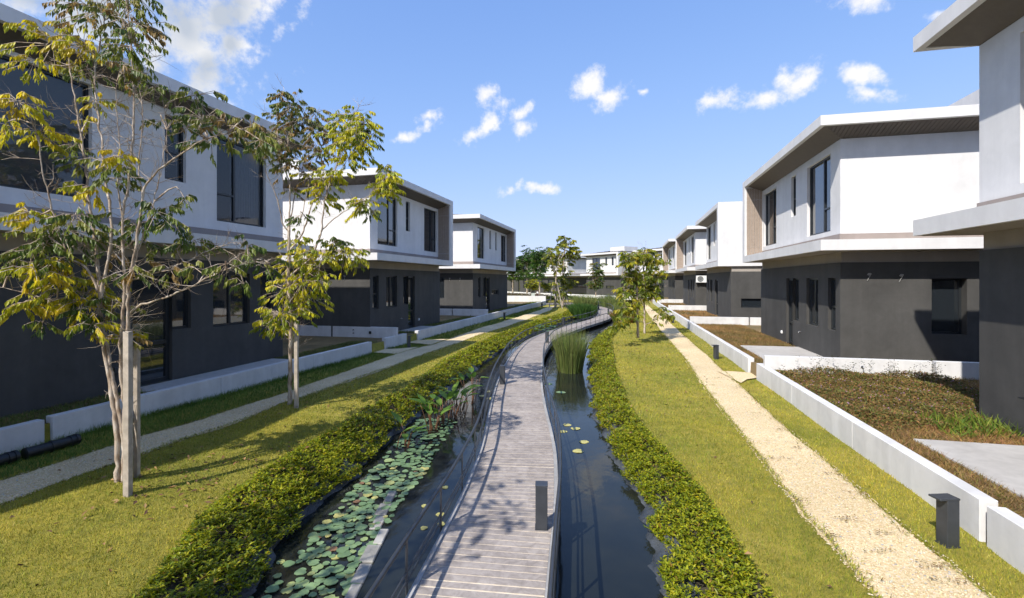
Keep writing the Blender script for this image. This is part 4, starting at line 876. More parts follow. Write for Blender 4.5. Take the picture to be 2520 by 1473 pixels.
def small_tree(label, u, vb, y, top, w, cols, seed, n=16, br_=BARK):
    s = np.random.default_rng(seed); H_ = vb - top
    st = [([(u, vb), (u + 1, vb - H_ * .4), (u, vb - H_ * .9)], .08, .02, 0), ([(u, vb - H_ * .3), (u + w * .4, vb - H_ * .6), (u + w * .6, vb - H_ * .85)], .03, .01, .4), ([(u, vb - H_ * .3), (u - w * .4, vb - H_ * .55), (u - w * .5, vb - H_ * .75)], .03, .01, -.4)]
    cl_ = [(u + s.normal(0, .45) * w, vb - H_ * s.uniform(.3, 1.0), 6, 6, cols) for k in range(n)]
    tree('small_tree', label, ((u - CX) * y / FPX, y), y, st, cl_, .30, .13, 'small far trees', 6, per=7, spray=.4, droop=.5, seed=seed, twig_len=1.0, base_z=.02)
small_tree('small leafy tree on the far lawn before the central white house', 1466, 730, 72, 648, 20, [(.10, .16, .025), (.06, .10, .02), (.20, .17, .04)], 31, 20)
small_tree('yellow-green sapling among the feathery trunks', 1306, 724, 78, 690, 8, TALL, 32, 8)
small_tree('yellow sapling at the far planted strip', 1318, 722, 79, 685, 8, YG, 33, 8)
small_tree('single sapling left of the tall propped trees', 1341, 722, 76, 698, 7, TALL, 34, 7)
# stakes and props
def stake(label, a, b, w, group='timber tree stakes'):
    mb = MB(); a, b = Vector(a), Vector(b); t = (b - a).normalized(); s = t.orthogonal().normalized() if abs(t.z) < .99 else Vector((1, 0, 0)); q = t.cross(s)
    mb.box(a - s * w / 2 - q * w / 2, s * w, q * w, b - a); tag(mb.build('stake', WOOD, None, bevel=.004), label, 'stake', group)
stake('square timber stake in front of the near left tree', (-4.90, 6.22, 0), (-4.90, 6.22, 2.15), .075)
stake('timber stake behind the near left tree trunk', (-5.17, 6.72, 0), (-5.17, 6.72, 1.9), .06)
stake('timber stake standing beside the second left tree', (-4.62, 10.45, 0), (-4.62, 10.45, 1.95), .075)
for k, (a, b) in enumerate((((3.6, 47.6, 0), (4.05, 47.9, 2.6)), ((4.9, 47.2, 0), (4.4, 47.7, 2.6)), ((4.55, 50.6, 0), (5.05, 50.2, 2.4)), ((5.8, 49.6, 0), (5.3, 49.9, 2.4)), ((5.6, 50.9, 0), (5.25, 50.3, 2.6)))):
    stake(['leaning prop pole on the left of the left tall tree', 'leaning prop pole on the right of the left tall tree', 'prop pole between the two tall far trees', 'prop pole on the right of the taller far tree', 'prop pole behind the taller far tree'][k], a, b, .07, 'prop poles')
mb = MB(); P = smooth_line([px(232, 966, 10.25), px(228, 930, 10.25), px(224, 895, 10.25), px(226, 866, 10.25)], .07); mb.tube(P, list(np.linspace(.085, .07, len(P))), 9)
Q = smooth_line([px(226, 905, 10.25), px(219, 890, 10.2), px(217, 880, 10.2)], .05); mb.tube(Q, list(np.linspace(.04, .03, len(Q))), 7)
tag(mb.build('broken_stem', BARK, None, smooth=True), 'short broken tree stem against the charcoal wall on the left', 'stump')

# ------------------------------------------------------------------ ground cover beds, lawns, garden plants
def scatter(fa, fb, y0, y1, dens, falloff=None):
    ys = []; 
    n = int((y1 - y0) * dens * 4.0); y = rng.uniform(y0, y1, n); a, b = fa(y), fb(y); w = np.clip(b - a, 0, 4.0)
    k = rng.uniform(0, 4.0, n) < w; y, a, b = y[k], a[k], b[k]; t = rng.uniform(0, 1, len(y)); return a + (b - a) * t, y, t
def cover_bed(name, label, fa, fb, water_right, y_end):
    V, F, C = [], [], []; off = 0
    for (y0, y1, dens, sc) in ((3.2, 9, 820, .80), (9, 16, 560, .95), (16, 28, 260, 1.35), (28, y_end, 110, 2.0)):
        jl = lambda f, s: (lambda y: f(y) + s * (.10 + .10 * np.sin(y * 3.1) * np.sin(y * 1.3 + 2) + .05 * np.sin(y * 7.7)))
        x, y, t = scatter(jl(fa, -1 if not water_right else .1), jl(fb, -.1 if not water_right else 1), y0, y1, dens)
        gap = np.sin(x * 7.3 + 2.1 * np.sin(y * 1.9)) * np.sin(y * 4.1 + 1.7 * np.sin(x * 4.4)); kk = (gap < .55) | (rng.uniform(0, 1, len(x)) < .3); x, y, t = x[kk], y[kk], t[kk]
        lum = .5 + .5 * np.sin(x * 5.1 + 1.3 * np.sin(y * 2.3)) * np.sin(y * 3.7 + x * 2)
        edge = np.minimum(t, 1 - t)
        z = ground_z(x, y); z = np.maximum(z, -.24) + (.04 + .125 * np.clip(edge * 4, 0.15, 1)) * rng.uniform(.55, 1.15, len(x)) * (.75 + .5 * lum)
        n = len(x); K = 6
        P = np.repeat(np.stack([x, y, z], 1), K, 0); P[:, :2] += rng.normal(0, .012, (n * K, 2)); P[:, 2] += rng.normal(0, .012, n * K)
        ang = np.repeat(rng.uniform(0, 6.28, n), K) + np.tile(np.arange(K) * 1.05, n) + rng.normal(0, .25, n * K)
        D = np.stack([np.cos(ang), np.sin(ang), rng.uniform(.15, 1.0, n * K)], 1); Nn = np.stack([-.4 * np.cos(ang), -.4 * np.sin(ang), np.ones(n * K)], 1) + rng.normal(0, .2, (n * K, 3))
        col = rand_cols(n * K, [(.17, .215, .008), (.25, .28, .010), (.36, .35, .014), (.09, .13, .008), (.26, .17, .03)], [3, 4, 3.5, 1.3, .5 if y0 < 9 else 1.2], .25)
        f = leaf_arrays if y0 < 9 else kite_arrays
        v, ff_, c = f(P, D, .068 * sc * rng.uniform(.7, 1.2, n * K), .026 * sc * rng.uniform(.8, 1.3, n * K), Nn, col)
        V.append(v); F.append(ff_ + off); C.append(c); off += len(v)
        # small yellow flowers
        m = int(n * (.012 if y0 < 16 else .004)); k = rng.choice(n, m, replace=False) if m else []
        if m:
            P = np.repeat(np.stack([x[k], y[k], z[k] + .035], 1), 4, 0); ang = np.tile(np.arange(4) * 1.57, m)
            v, ff_, c = kite_arrays(P, np.stack([np.cos(ang), np.sin(ang), .3 + 0 * ang], 1), np.full(4 * m, .022 * sc), np.full(4 * m, .02 * sc), np.tile([[0, 0, 1.]], (4 * m, 1)), np.tile([[.75, .50, .01]], (4 * m, 1)))
            V.append(v); F.append(ff_ + off); C.append(c); off += len(v)
    o = np_mesh(name, np.concatenate(V), np.concatenate(F), COVER, None, np.concatenate(C)); tag(o, label, 'ground cover', None, 'stuff')
cover_bed('ground_cover', 'leafy green ground cover with tiny yellow flowers on the left bank', HEDGE_L0, HEDGE_L1, True, 46)
cover_bed('ground_cover', 'leafy green ground cover with tiny yellow flowers on the right bank', HEDGE_R0, HEDGE_R1, False, 50)

def in_poly(x, y, poly):
    c = np.zeros(len(x), bool); n = len(poly)
    for i in range(n):
        (x0, y0), (x1, y1) = poly[i], poly[(i + 1) % n]
        k = ((y0 > y) != (y1 > y)) & (x < (x1 - x0) * (y - y0) / (y1 - y0 + 1e-12) + x0); c ^= k
    return c
def grass(name, label, regions, cols, wts, zf, kind='stuff', lean=.5):
    V, F, C = [], [], []; off = 0
    for (fa, fb, y0, y1, dens, h, w) in regions:
        x, y, t = scatter(fa, fb, y0, y1, dens)
        for poly in SLABS + SPURS: k = ~in_poly(x, y, poly); x, y = x[k], y[k]
        n = len(x)
        if not n: continue
        z = zf(x, y); P = np.stack([x, y, z - .004], 1); ang = rng.uniform(0, 6.28, n); hh = h * rng.uniform(.5, 1.3, n)
        tip = P + np.stack([np.cos(ang) * hh * lean * rng.uniform(.2, 1.5, n), np.sin(ang) * hh * lean * rng.uniform(.2, 1.5, n), hh], 1)
        a2 = rng.uniform(0, 6.28, n); S = np.stack([np.cos(a2), np.sin(a2), 0 * a2], 1) * (w * rng.uniform(.6, 1.3, n) * .5)[:, None]
        V.append(np.stack([P - S, P + S, tip], 1).reshape(-1, 3)); F.append(np.arange(n * 3).reshape(-1, 3) + off); off += n * 3
        patchy = np.clip(.5 + .5 * np.sin(x * 1.3 + 2 * np.sin(y * .6)) * np.sin(y * .9 + x), 0, 1)[:, None]
        mott = (.5 + .5 * np.sin(x * 6.1 + 3 * np.sin(y * 2.7)) * np.sin(y * 5.3 + 2 * np.sin(x * 3.3)))[:, None]
        c = rand_cols(n, cols, wts, .26) * (.82 + .36 * patchy) * (.80 + .36 * mott) * np.concatenate([.9 + .25 * patchy, np.ones_like(patchy), np.ones_like(patchy)], 1)
        C.append(np.repeat(c, 3, 0))
    o = np_mesh(name, np.concatenate(V), np.concatenate(F), BLADE, None, np.concatenate(C)); tag(o, label, 'grass', None, kind)
LAWNC = [(.36, .335, .038), (.27, .295, .034), (.42, .375, .058), (.48, .41, .11), (.19, .24, .032)]; LW_ = [4, 4, 3, 1.2, 2]
shift = lambda f, d: (lambda y: f(y) + d)
def lawn_regions(a, b): return [(a, b, 3.2, 6.5, 3600, .036, .007), (a, b, 6.5, 10, 2000, .04, .010), (a, b, 10, 18, 700, .045, .016), (a, b, 18, 34, 190, .05, .03), (a, b, 34, 52, 70, .06, .05)]
grass('lawn_grass', 'short sunlit lawn grass between the left path and the bank', lawn_regions(shift(PATH_L1, -.02), shift(HEDGE_L0, .05)), LAWNC, LW_, ground_z)
grass('lawn_grass', 'short sunlit lawn grass between the right bank and the right path', lawn_regions(shift(HEDGE_R1, -.05), shift(PATH_R0, .02)), LAWNC, LW_, ground_z)
grass('lawn_grass', 'narrow strip of grass along the foot of the right low wall', lawn_regions(shift(PATH_R1, -.02), shift(WALL_R, -.0)), LAWNC, LW_, ground_z)
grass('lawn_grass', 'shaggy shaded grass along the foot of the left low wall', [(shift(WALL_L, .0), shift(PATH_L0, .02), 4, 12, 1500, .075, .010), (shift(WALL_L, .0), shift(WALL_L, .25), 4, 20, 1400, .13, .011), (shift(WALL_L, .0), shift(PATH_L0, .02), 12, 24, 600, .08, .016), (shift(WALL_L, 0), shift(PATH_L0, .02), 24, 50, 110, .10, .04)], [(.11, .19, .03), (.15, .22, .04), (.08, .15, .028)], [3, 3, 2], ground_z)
BROWN = [(.27, .165, .06), (.36, .235, .085), (.17, .115, .045), (.20, .19, .04), (.31, .175, .09)]
gz_ = lambda x, y: np.full(np.shape(x), GARDEN_Z)
HR_ = lambda y: 9.60 + .2418 * (np.asarray(y, float) - 14.3)
HL_ = lambda y: -6.14 + .2418 * (np.asarray(y, float) - 21.0)
grass('garden_turf', 'brown dry carpet grass in the garden by the right patio', [(shift(WALL_R, .2), shift(HR_, -.02), 13.5, 28, 900, .07, .016), (shift(WALL_R, .2), shift(HR_, 0), 28, 56, 120, .09, .04), (lambda y: WALL_R(y) + .2 + 1.15, lambda y: np.minimum(HR_(y), WALL_R(y) + 2.6), 19.5, 21.5, 500, .09, .02)], BROWN, [3, 3, 2, 1.2, 2], gz_, lean=.9)
grass('garden_turf', 'dry brown and green turf around the patio at the right edge', [(shift(WALL_R, .18), shift(HR_, -.02), 3.5, 9.2, 2300, .065, .012), (shift(WALL_R, .18), shift(HR_, 3.5), 9.2, 13.2, 900, .08, .014)], BROWN, [3, 3, 2, 2.4, 2], gz_, lean=1.1)
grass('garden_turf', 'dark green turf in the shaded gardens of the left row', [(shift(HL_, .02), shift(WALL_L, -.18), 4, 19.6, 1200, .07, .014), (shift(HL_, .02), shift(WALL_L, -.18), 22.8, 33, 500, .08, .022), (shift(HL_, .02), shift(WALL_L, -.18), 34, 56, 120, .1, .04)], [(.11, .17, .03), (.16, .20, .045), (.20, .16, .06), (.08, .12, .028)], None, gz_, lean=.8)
# flowering weeds behind the right low wall
def weeds():
    V, F, C = [], [], []; off = 0
    n = 42000; y = rng.uniform(7.9, 13.15, n); a, b = WALL_R(y) + .2, HR_(y) + np.where(y > 8.8, 1.6, -.02); x = a + (b - a) * rng.uniform(0, 1, n)
    back = np.clip((y - 11.2) / 1.9, 0, 1); h = .03 + .12 * rng.uniform(.2, 1, n) * (.5 + .5 * np.sin(x * 4 + y * 3)) + back * rng.uniform(0, .10, n) * (.5 + .5 * np.sin(x * 3.1 + 1))
    dens = np.clip((y - 7.7) / 1.2, .1, 1); k = (rng.uniform(0, 1, n) < dens); x, y, h = x[k], y[k], h[k]; n = len(x)
    P = np.stack([x, y, GARDEN_Z + h], 1); D = rng.normal(0, 1, (n, 3)); D[:, 2] = rng.uniform(-.3, .9, n)
    col = rand_cols(n, [(.13, .145, .032), (.22, .165, .045), (.09, .105, .03), (.30, .17, .06), (.22, .105, .06)], [3, 3, 2, 2, 1.5], .25)
    v, f, c = kite_arrays(P, D, rng.uniform(.035, .075, n), rng.uniform(.014, .028, n), rng.normal(0, .5, (n, 3)) + [0, 0, 1], col); V.append(v); F.append(f + off); C.append(c); off += len(v)
    m = 420; k = rng.choice(n, m, replace=False); k = k[y[k] > 8.8]; m = len(k)
    P = np.repeat(np.stack([x[k], y[k], P[k, 2] + .03], 1), 5, 0); D = rng.normal(0, 1, (5 * m, 3))
    v, f, c = kite_arrays(P, D, np.full(5 * m, .017), np.full(5 * m, .016), rng.normal(0, 1, (5 * m, 3)), np.tile([[.50, .28, .44]], (5 * m, 1))); V.append(v); F.append(f + off); C.append(c); off += len(v)
    # tall wispy sprays along the side wall
    for _ in range(30):
        xx = rng.uniform(7.0, 10.6); yy = 13.05 - .24 * (xx - 6.9) - rng.uniform(.05, .5); hh = rng.uniform(.18, .55); q = 20; t = rng.uniform(.3, 1, q)
        P = np.stack([xx + rng.normal(0, .05, q) * (1.2 - t) + .06 * t, yy + rng.normal(0, .05, q), GARDEN_Z + hh * t], 1); D = rng.normal(0, 1, (q, 3)); D[:, 2] = .3
        v, f, c = kite_arrays(P, D, rng.uniform(.03, .06, q), rng.uniform(.012, .022, q), rng.normal(0, 1, (q, 3)), rand_cols(q, [(.07, .07, .03), (.11, .085, .05), (.05, .07, .02)])); V.append(v); F.append(f + off); C.append(c); off += len(v)
    # rank bright grass by the house corner
    q = 520; P = np.stack([rng.uniform(7.1, 8.6, q), rng.uniform(7.55, 8.5, q), np.full(q, GARDEN_Z)], 1); P[:, 0] -= .25 * (8.6 - P[:, 1]) ; D = np.stack([rng.normal(0, .8, q), rng.normal(0, .8, q), np.ones(q)], 1)
    v, f, c = kite_arrays(P, D, rng.uniform(.12, .34, q), np.full(q, .018), rng.normal(0, 1, (q, 3)), rand_cols(q, [(.14, .20, .025), (.20, .23, .03), (.09, .15, .02)])); V.append(v); F.append(f + off); C.append(c); off += len(v)
    tag(np_mesh('weed_bed', np.concatenate(V), np.concatenate(F), BLADE, None, np.concatenate(C)), 'brown-green weed bed with tiny pink flowers behind the right low wall', 'weeds', None, 'stuff')
weeds()
# fallen leaves
def litter():
    n = 620; V = []; y = np.concatenate([rng.uniform(4, 14, n // 2), rng.uniform(10, 32, n - n // 2)]); left = rng.uniform(0, 1, n) < .62
    x = np.where(left, PATH_L1(y) + rng.uniform(.1, 1, n) * (HEDGE_L1(y) - PATH_L1(y)), HEDGE_R0(y) + rng.uniform(0, 1, n) * (PATH_R0(y) - HEDGE_R0(y)))
    k = np.arange(n) < 150; x[k] = TREE1[0] + rng.normal(.7, .9, 150); y[k] = TREE1[1] + rng.normal(.3, .7, 150)
    k2 = (np.arange(n) >= 150) & (np.arange(n) < 240); x[k2] = rng.normal(4.9, .7, 90); y[k2] = rng.normal(17.5, 2.8, 90)
    bed = (x > HEDGE_L0(y)) & (x < HEDGE_R1(y)); z = ground_z(x, y) + np.where(bed, .20, .035)
    ok = ~((x > HEDGE_L1(y)) & (x < HEDGE_R0(y))); x, y, z = x[ok], y[ok], z[ok]; n = len(x)
    D = rng.normal(0, 1, (n, 3)); D[:, 2] *= .25
    v, f, c = leaf_arrays(np.stack([x, y, z], 1), D, rng.uniform(.05, .11, n), rng.uniform(.025, .045, n), rng.normal(0, .35, (n, 3)) + [0, 0, 1], rand_cols(n, [(.22, .12, .05), (.14, .08, .04), (.32, .20, .09), (.10, .06, .035)]))
    tag(np_mesh('leaf_litter', v, f, DRY, None, c), 'brown fallen leaves scattered over lawns and ground cover', 'leaves', None, 'stuff')
litter()
def path_weeds():
    V, F, C = [], [], []; off = 0
    spots = [(3.75, 5.0), (4.05, 5.35), (3.9, 5.7), (4.1, 4.75), (3.6, 6.15), (4.55, 6.35), (4.05, 4.5), (4.6, 7.0), (4.7, 8.1), (4.95, 9.1), (5.3, 12.9), (5.55, 13.3), (5.8, 12.6), (6.05, 12.2), (5.65, 11.6), (5.1, 10.2), (4.15, 7.6), (3.5, 5.3), (6.2, 13.6), (5.9, 13.9)]
    for (x0, y0) in spots:
        q = 30; P = np.stack([x0 + rng.normal(0, .09, q), y0 + rng.normal(0, .035, q), .028 + rng.uniform(0, .015, q)], 1); D = rng.normal(0, 1, (q, 3)); D[:, 2] = rng.uniform(0, .12, q)
        v, f, c = kite_arrays(P, D, rng.uniform(.02, .055, q), rng.uniform(.006, .014, q), np.tile([[0, 0, 1.]], (q, 1)) + rng.normal(0, .3, (q, 3)), rand_cols(q, [(.24, .14, .05), (.17, .10, .04), (.20, .16, .05)])); V.append(v); F.append(f + off); C.append(c); off += len(v)
    tag(np_mesh('dry_weeds', np.concatenate(V), np.concatenate(F), DRY, None, np.concatenate(C)), 'dry brown creeping weeds lying on the right gravel path', 'weeds', None, 'stuff')
path_weeds()
def pebbles():
    V, F, C = [], [], []; off = 0
    O8 = np.array([(1, 0, 0), (0, 1, 0), (-1, 0, 0), (0, -1, 0), (0, 0, .7), (0, 0, -.5)], float); T8 = np.array([(0, 1, 4), (1, 2, 4), (2, 3, 4), (3, 0, 4), (1, 0, 5), (2, 1, 5), (3, 2, 5), (0, 3, 5)])
    for fa, fb in ((PATH_L0, PATH_L1), (PATH_R0, PATH_R1)):
        n = 9000; y = 3.6 + 14 * rng.beta(1, 2.2, n); t = rng.uniform(-.05, 1.05, n); x = fa(y) + (fb(y) - fa(y)) * t; r_ = rng.uniform(.006, .015, n)
        a = rng.uniform(0, 6.28, n); ca, sa = np.cos(a)[:, None], np.sin(a)[:, None]; L_ = O8[None] * r_[:, None, None] * np.stack([rng.uniform(.8, 1.4, n), rng.uniform(.7, 1.1, n), rng.uniform(.5, .9, n)], 1)[:, None, :]
        v = np.stack([L_[..., 0] * ca - L_[..., 1] * sa, L_[..., 0] * sa + L_[..., 1] * ca, L_[..., 2]], 2) + np.stack([x, y, lawn_z(x, y) + .012], 1)[:, None, :]
        V.append(v.reshape(-1, 3)); F.append((np.arange(n)[:, None, None] * 6 + T8[None]).reshape(-1, 3) + off); off += n * 6; C.append(np.repeat(rand_cols(n, [(.74, .60, .37), (.80, .68, .46), (.60, .46, .26), (.68, .62, .52), (.40, .40, .41)], [5, 4, 3, 1.5, .5]), 6, 0))
    tag(np_mesh('loose_gravel', np.concatenate(V), np.concatenate(F), DRY, None, np.concatenate(C)), 'loose cream pebbles on the gravel paths', 'gravel', None, 'stuff')
pebbles()
def edge_tufts():
    V, F, C = [], [], []; off = 0
    for f, s in ((PATH_L0, 1), (PATH_L1, -1), (PATH_R0, 1), (PATH_R1, -1)):
        q = 5200; y = rng.uniform(3.5, 26, q); P = np.stack([f(y) + s * (rng.exponential(.03, q) * (.4 + np.sin(y * 4.3) ** 2) - .02), y, np.full(q, .012)], 1); D = np.stack([s * rng.uniform(.1, 1, q), rng.normal(0, .7, q), rng.uniform(.2, .9, q)], 1)
        v, ff_, c = kite_arrays(P, D, rng.uniform(.03, .07, q), np.full(q, .008), rng.normal(0, .4, (q, 3)) + [0, 0, 1], rand_cols(q, LAWNC + [(.10, .07, .03)])); V.append(v); F.append(ff_ + off); C.append(c); off += len(v)
    tag(np_mesh('edge_tufts', np.concatenate(V), np.concatenate(F), BLADE, None, np.concatenate(C)), 'grass creeping over the edges of the gravel paths', 'grass', None, 'stuff')
edge_tufts()

# ------------------------------------------------------------------ water plants
def pad_mesh(seed):
    s = np.random.default_rng(seed); n = 18; V = [(0, 0, .003)]; a0 = s.uniform(0, 6.28); tilt = s.uniform(-.02, .02, 2)
    for k in range(n):
        a = a0 + 2 * math.pi * k / n; r_ = 1 + .05 * math.sin(3 * a + a0) + .035 * math.sin(7 * a); 
        if k == 0: r_ *= .72
        V.append((r_ * math.cos(a), r_ * math.sin(a), .010 + .06 * math.sin(2 * a + a0) * s.uniform(.1, .6)))
    F = [(0, 1 + k, 1 + (k + 1) % n) for k in range(n)]
    for k in range(n): x, y, z = V[1 + k]; V.append((x * .97, y * .97, z - .05))
    F += [(1 + k, 1 + n + k, 1 + n + (k + 1) % n, 1 + (k + 1) % n) for k in range(n)]
    me = bpy.data.meshes.new('lily_pad'); me.from_pydata(V, [], F); me.update(); return me
def pads():
    kinds = {'g': [pad_mesh(k) for k in range(5)], 'y': [pad_mesh(40 + k) for k in range(2)], 'b': [pad_mesh(50 + k) for k in range(2)]}
    for k, m in (('g', PAD), ('y', PADY), ('b', PADB)):
        for me in kinds[k]: me.materials.append(m)
    def place(x, y, r_, kind, label, group, z=0):
        o = bpy.data.objects.new('lily_pad', rnd.choice(kinds[kind])); COL.objects.link(o)
        o.location = (x, y, WATER_Z + .006 + z); o.scale = (r_, r_, max(.12, r_)); o.rotation_euler = (rnd.uniform(-.03, .03), rnd.uniform(-.03, .03), rnd.uniform(0, 6.28))
        tag(o, label, 'lily pad', group)
    done = []; tries = 0; zl = 0
    while len(done) < 470 and tries < 22000:
        tries += 1; y = rnd.uniform(4.25, 10.9); 
        if y < 5.4: x0, x1 = -2.6, -1.62
        elif y < 7.4: x0, x1 = -2.45 + .05 * (y - 5.4), -1.62 + .05 * (y - 5.4)
        else: x0, x1 = -2.3 + .07 * (y - 7.4), -1.45 + .07 * (y - 7.4)
        if y > 8.4 and rnd.random() < .35: continue
        x = rnd.uniform(x0, x1)
        if y < 5.6 and x < -2.25 and rnd.random() < .7: continue
        if y < 7 and x < -2.35 and rnd.random() < .55: continue
        r_ = rnd.choice((.035, .042, .05, .058, .066, .078)) * rnd.uniform(.85, 1.15)
        if any((x - a) ** 2 + (y - b) ** 2 < (.60 * (r_ + c)) ** 2 for a, b, c in done): continue
        done.append((x, y, r_))
    done.sort(key=lambda d: d[1] - d[2] * 6)
    rest = MB()
    for i, (x, y, r_) in enumerate(done):
        q = rnd.random(); z = .004 * (i % 5)
        if i >= 296:                      # the farthest ones, too small to tell apart: one floating mat
            n = 12; b = len(rest.v); rest.v += [(x, y, WATER_Z + .008 + z)] + [(x + r_ * math.cos(a) * (1 - .25 * (k == 0)), y + r_ * math.sin(a), WATER_Z + .010 + z) for k, a in enumerate(np.linspace(0, 6.28, n + 1)[:-1])]
            rest.f += [(b, b + 1 + k, b + 1 + (k + 1) % n) for k in range(n)]; rest.m += [0] * n
        elif q < .90: place(x, y, r_, 'g', 'round grey-green lily pad floating in the left channel', 'green lily pads, left channel', z)
        elif q < .95: place(x, y, r_, 'y', 'yellowing lily pad among the green ones in the left channel', 'yellow lily pads, left channel', z)
        else: place(x, y, r_ * .8, 'b', 'withered brown lily pad in the left channel', 'brown lily pads, left channel', z)
    tag(rest.build('lily_pad_mat', PAD), 'far mat of small lily pads around the tall water plants', 'lily pads', None, 'stuff')
    for i, (x, y, r_) in enumerate(((1.18, 10.45, .085), (1.33, 10.2, .10), (1.05, 10.0, .08), (1.38, 9.35, .09), (1.2, 8.85, .10))):
        place(x, y, r_, 'y', 'yellow-green lily pad floating in the right channel below the reeds', 'lily pads, right channel')
    for (x, y, r_) in ((1.1, 14.6, .12), (1.35, 13.5, .13), (.98, 15.4, .10)): place(x, y, r_, 'g', 'green lily pad at the foot of the reeds, right channel', 'reed-foot lily pads')
    for (x, y, r_) in ((-.55, 12.8, .10), (-.8, 13.1, .09), (-.65, 13.6, .09)): place(x, y, r_, 'y', 'pale lily pad in the left channel beyond the tall water plants', 'pale lily pads beyond the water plants')
    for (x, y, r_) in ((-1.0, 7.3, .05), (-1.2, 6.7, .05), (-.95, 6.45, .06), (-1.1, 6.1, .045), (-.9, 6.2, .05)): place(x, y, r_, 'y', 'small yellow leaf pad near the left railing', 'small yellow pads by the railing')
pads()
# stone edging slabs at the near left
for i in range(9):
    y = 3.9 + i * .36; mb = MB(); x = -1.56 - .02 * i * (i > 5); w = .10 + .03 * math.sin(i * 2.1)
    mb.prism([(x - w, y + .01), (x + .04, y), (x + .04, y + .34), (x - w, y + .345)], -.45, WATER_Z + .022 + .008 * math.sin(i * 1.7))
    tag(mb.build('edging_stone', STONE, None, bevel=.01), ['first', 'second', 'third', 'fourth', 'fifth', 'sixth', 'seventh', 'eighth', 'ninth'][i] + ' pale edging slab from the bottom of the picture beside the lily pads', 'stone', 'edging stones by the lily pads')
# tall water plants with paddle leaves
def thalia(label, x, y, n, hmax, seed):
    s = np.random.default_rng(seed); root = empty('water_plant', (x, y, WATER_Z), label, 'plant', 'paddle-leaved water plants')
    STEM = simple('reddish_stem', (.16, .075, .035), .6, 0, .3)
    for k in range(n):
        h = hmax * s.uniform(.5, 1); a = s.uniform(0, 6.28); b = np.array([x + s.normal(0, .06), y + s.normal(0, .06), WATER_Z - .1]); tip = b + np.array([math.cos(a) * h * .3, math.sin(a) * h * .3, h])
        mb = MB(); q = smooth_line([b, (b + tip) / 2 + [0, 0, .06], tip], .1); mb.tube(q, list(np.linspace(.012, .006, len(q))), 5); st = mb.build('stem', STEM, root, smooth=True)
        if k % 4 == 3: continue
        d = np.array([math.cos(a) * .8, math.sin(a) * .8, s.uniform(-.1, .9)]); d /= np.linalg.norm(d); sd_ = np.cross(d, [0, 0, 1.]); sd_ /= np.linalg.norm(sd_); nn = np.cross(sd_, d)
        L = s.uniform(.26, .42); W_ = L * .38; V = []; F = []; m = 7
        for i in range(m):
            t = i / (m - 1); w = W_ * .5 * math.sin(math.pi * min(1, t ** .75)) ** .8 if 0 < t < 1 else .002
            c = tip + d * L * t - nn * .10 * L * t * t
            V += [c - sd_ * w + nn * w * .35, c - nn * .0, c + sd_ * w + nn * w * .35]
        for i in range(m - 1): F += [(3 * i, 3 * i + 1, 3 * i + 4, 3 * i + 3), (3 * i + 1, 3 * i + 2, 3 * i + 5, 3 * i + 4)]
        col = np.array([(.14, .26, .035), (.20, .32, .045), (.10, .19, .03)][k % 3])
        np_mesh('leaf', V, np.array(F), LEAF, st, np.tile(col, (len(V), 1)), smooth=True)
thalia('nearest paddle-leaved water plant rising from the lily pads', -1.98, 9.1, 7, .55, 1)
thalia('paddle-leaved water plant with brown stems, second from the viewer', -1.62, 9.95, 11, .75, 2)
thalia('paddle-leaved water plant in the middle of the tall group', -1.48, 10.4, 12, .75, 3)
thalia('paddle-leaved water plant behind the middle of the tall group', -1.35, 11.0, 11, .7, 4)
thalia('paddle-leaved water plant toward the far end of the tall group', -1.22, 11.6, 9, .65, 5)
thalia('farthest paddle-leaved water plant, upright by the railing', -.98, 12.3, 9, .85, 6)
# reeds
def reeds(name, label, x, y, rx, ry, n, h, cols, w=.007, z0=WATER_Z - .1, spread=.25, group='reed clumps', blade=False):
    a = rng.uniform(0, 6.28, n); q = np.sqrt(rng.uniform(0, 1, n)); bx, by = x + rx * q * np.cos(a), y + ry * q * np.sin(a)
    hh = h * rng.uniform(.7, 1.05, n) * (1 - .15 * q); lx = np.cos(a) * q * spread + rng.normal(0, .06, n); ly = np.sin(a) * q * spread + rng.normal(0, .06, n)
    P0 = np.stack([bx, by, np.full(n, z0)], 1); P1 = P0 + np.stack([lx * hh * .35, ly * hh * .35, hh * .55], 1); P2 = P0 + np.stack([lx * hh, ly * hh, hh], 1)
    b = rng.uniform(0, 3.14, n); S = np.stack([np.cos(b), np.sin(b), 0 * b], 1) * w
    V = np.stack([P0 - S, P0 + S, P1 + S * (1.3 if blade else .8), P1 - S * (1.3 if blade else .8), P2], 1).reshape(-1, 3); i = np.arange(n)[:, None] * 5
    F = np.concatenate([i + np.array([0, 1, 2]), i + np.array([0, 2, 3]), i + np.array([3, 2, 4])], 0)
    c = np.repeat(rand_cols(n, cols, None, .25), 5, 0)
    tag(np_mesh(name, V, F, BLADE, None, c), label, 'reeds', group)
RC = [(.13, .18, .045), (.18, .23, .055), (.09, .13, .04), (.22, .22, .08)]
reeds('reed_clump', 'tall fine green reed clump standing in the right channel', 2.0, 16.7, .40, .55, 1700, 1.7, RC, .0065)
reeds('reed_clump', 'tall far reed clump inside the boardwalk bend', 7.1, 47.0, .95, 1.6, 1500, 2.1, RC, .016)
reeds('reed_clump', 'far reed clump right of the boardwalk, past the bend', 10.5, 52.0, .9, 3.5, 1300, 1.9, RC, .016)
reeds('reed_clump', 'reed bed on the right bank behind the paired trees', 10.1, 45.0, .5, 2.5, 800, 1.3, RC, .016)
reeds('iris_clump', 'dense dark sword-leaved clump left of the boardwalk bend', 5.9, 41.0, .95, 3.0, 1500, 1.15, [(.045, .10, .02), (.07, .14, .025), (.03, .07, .015)], .028, -.2, .35, None, True)
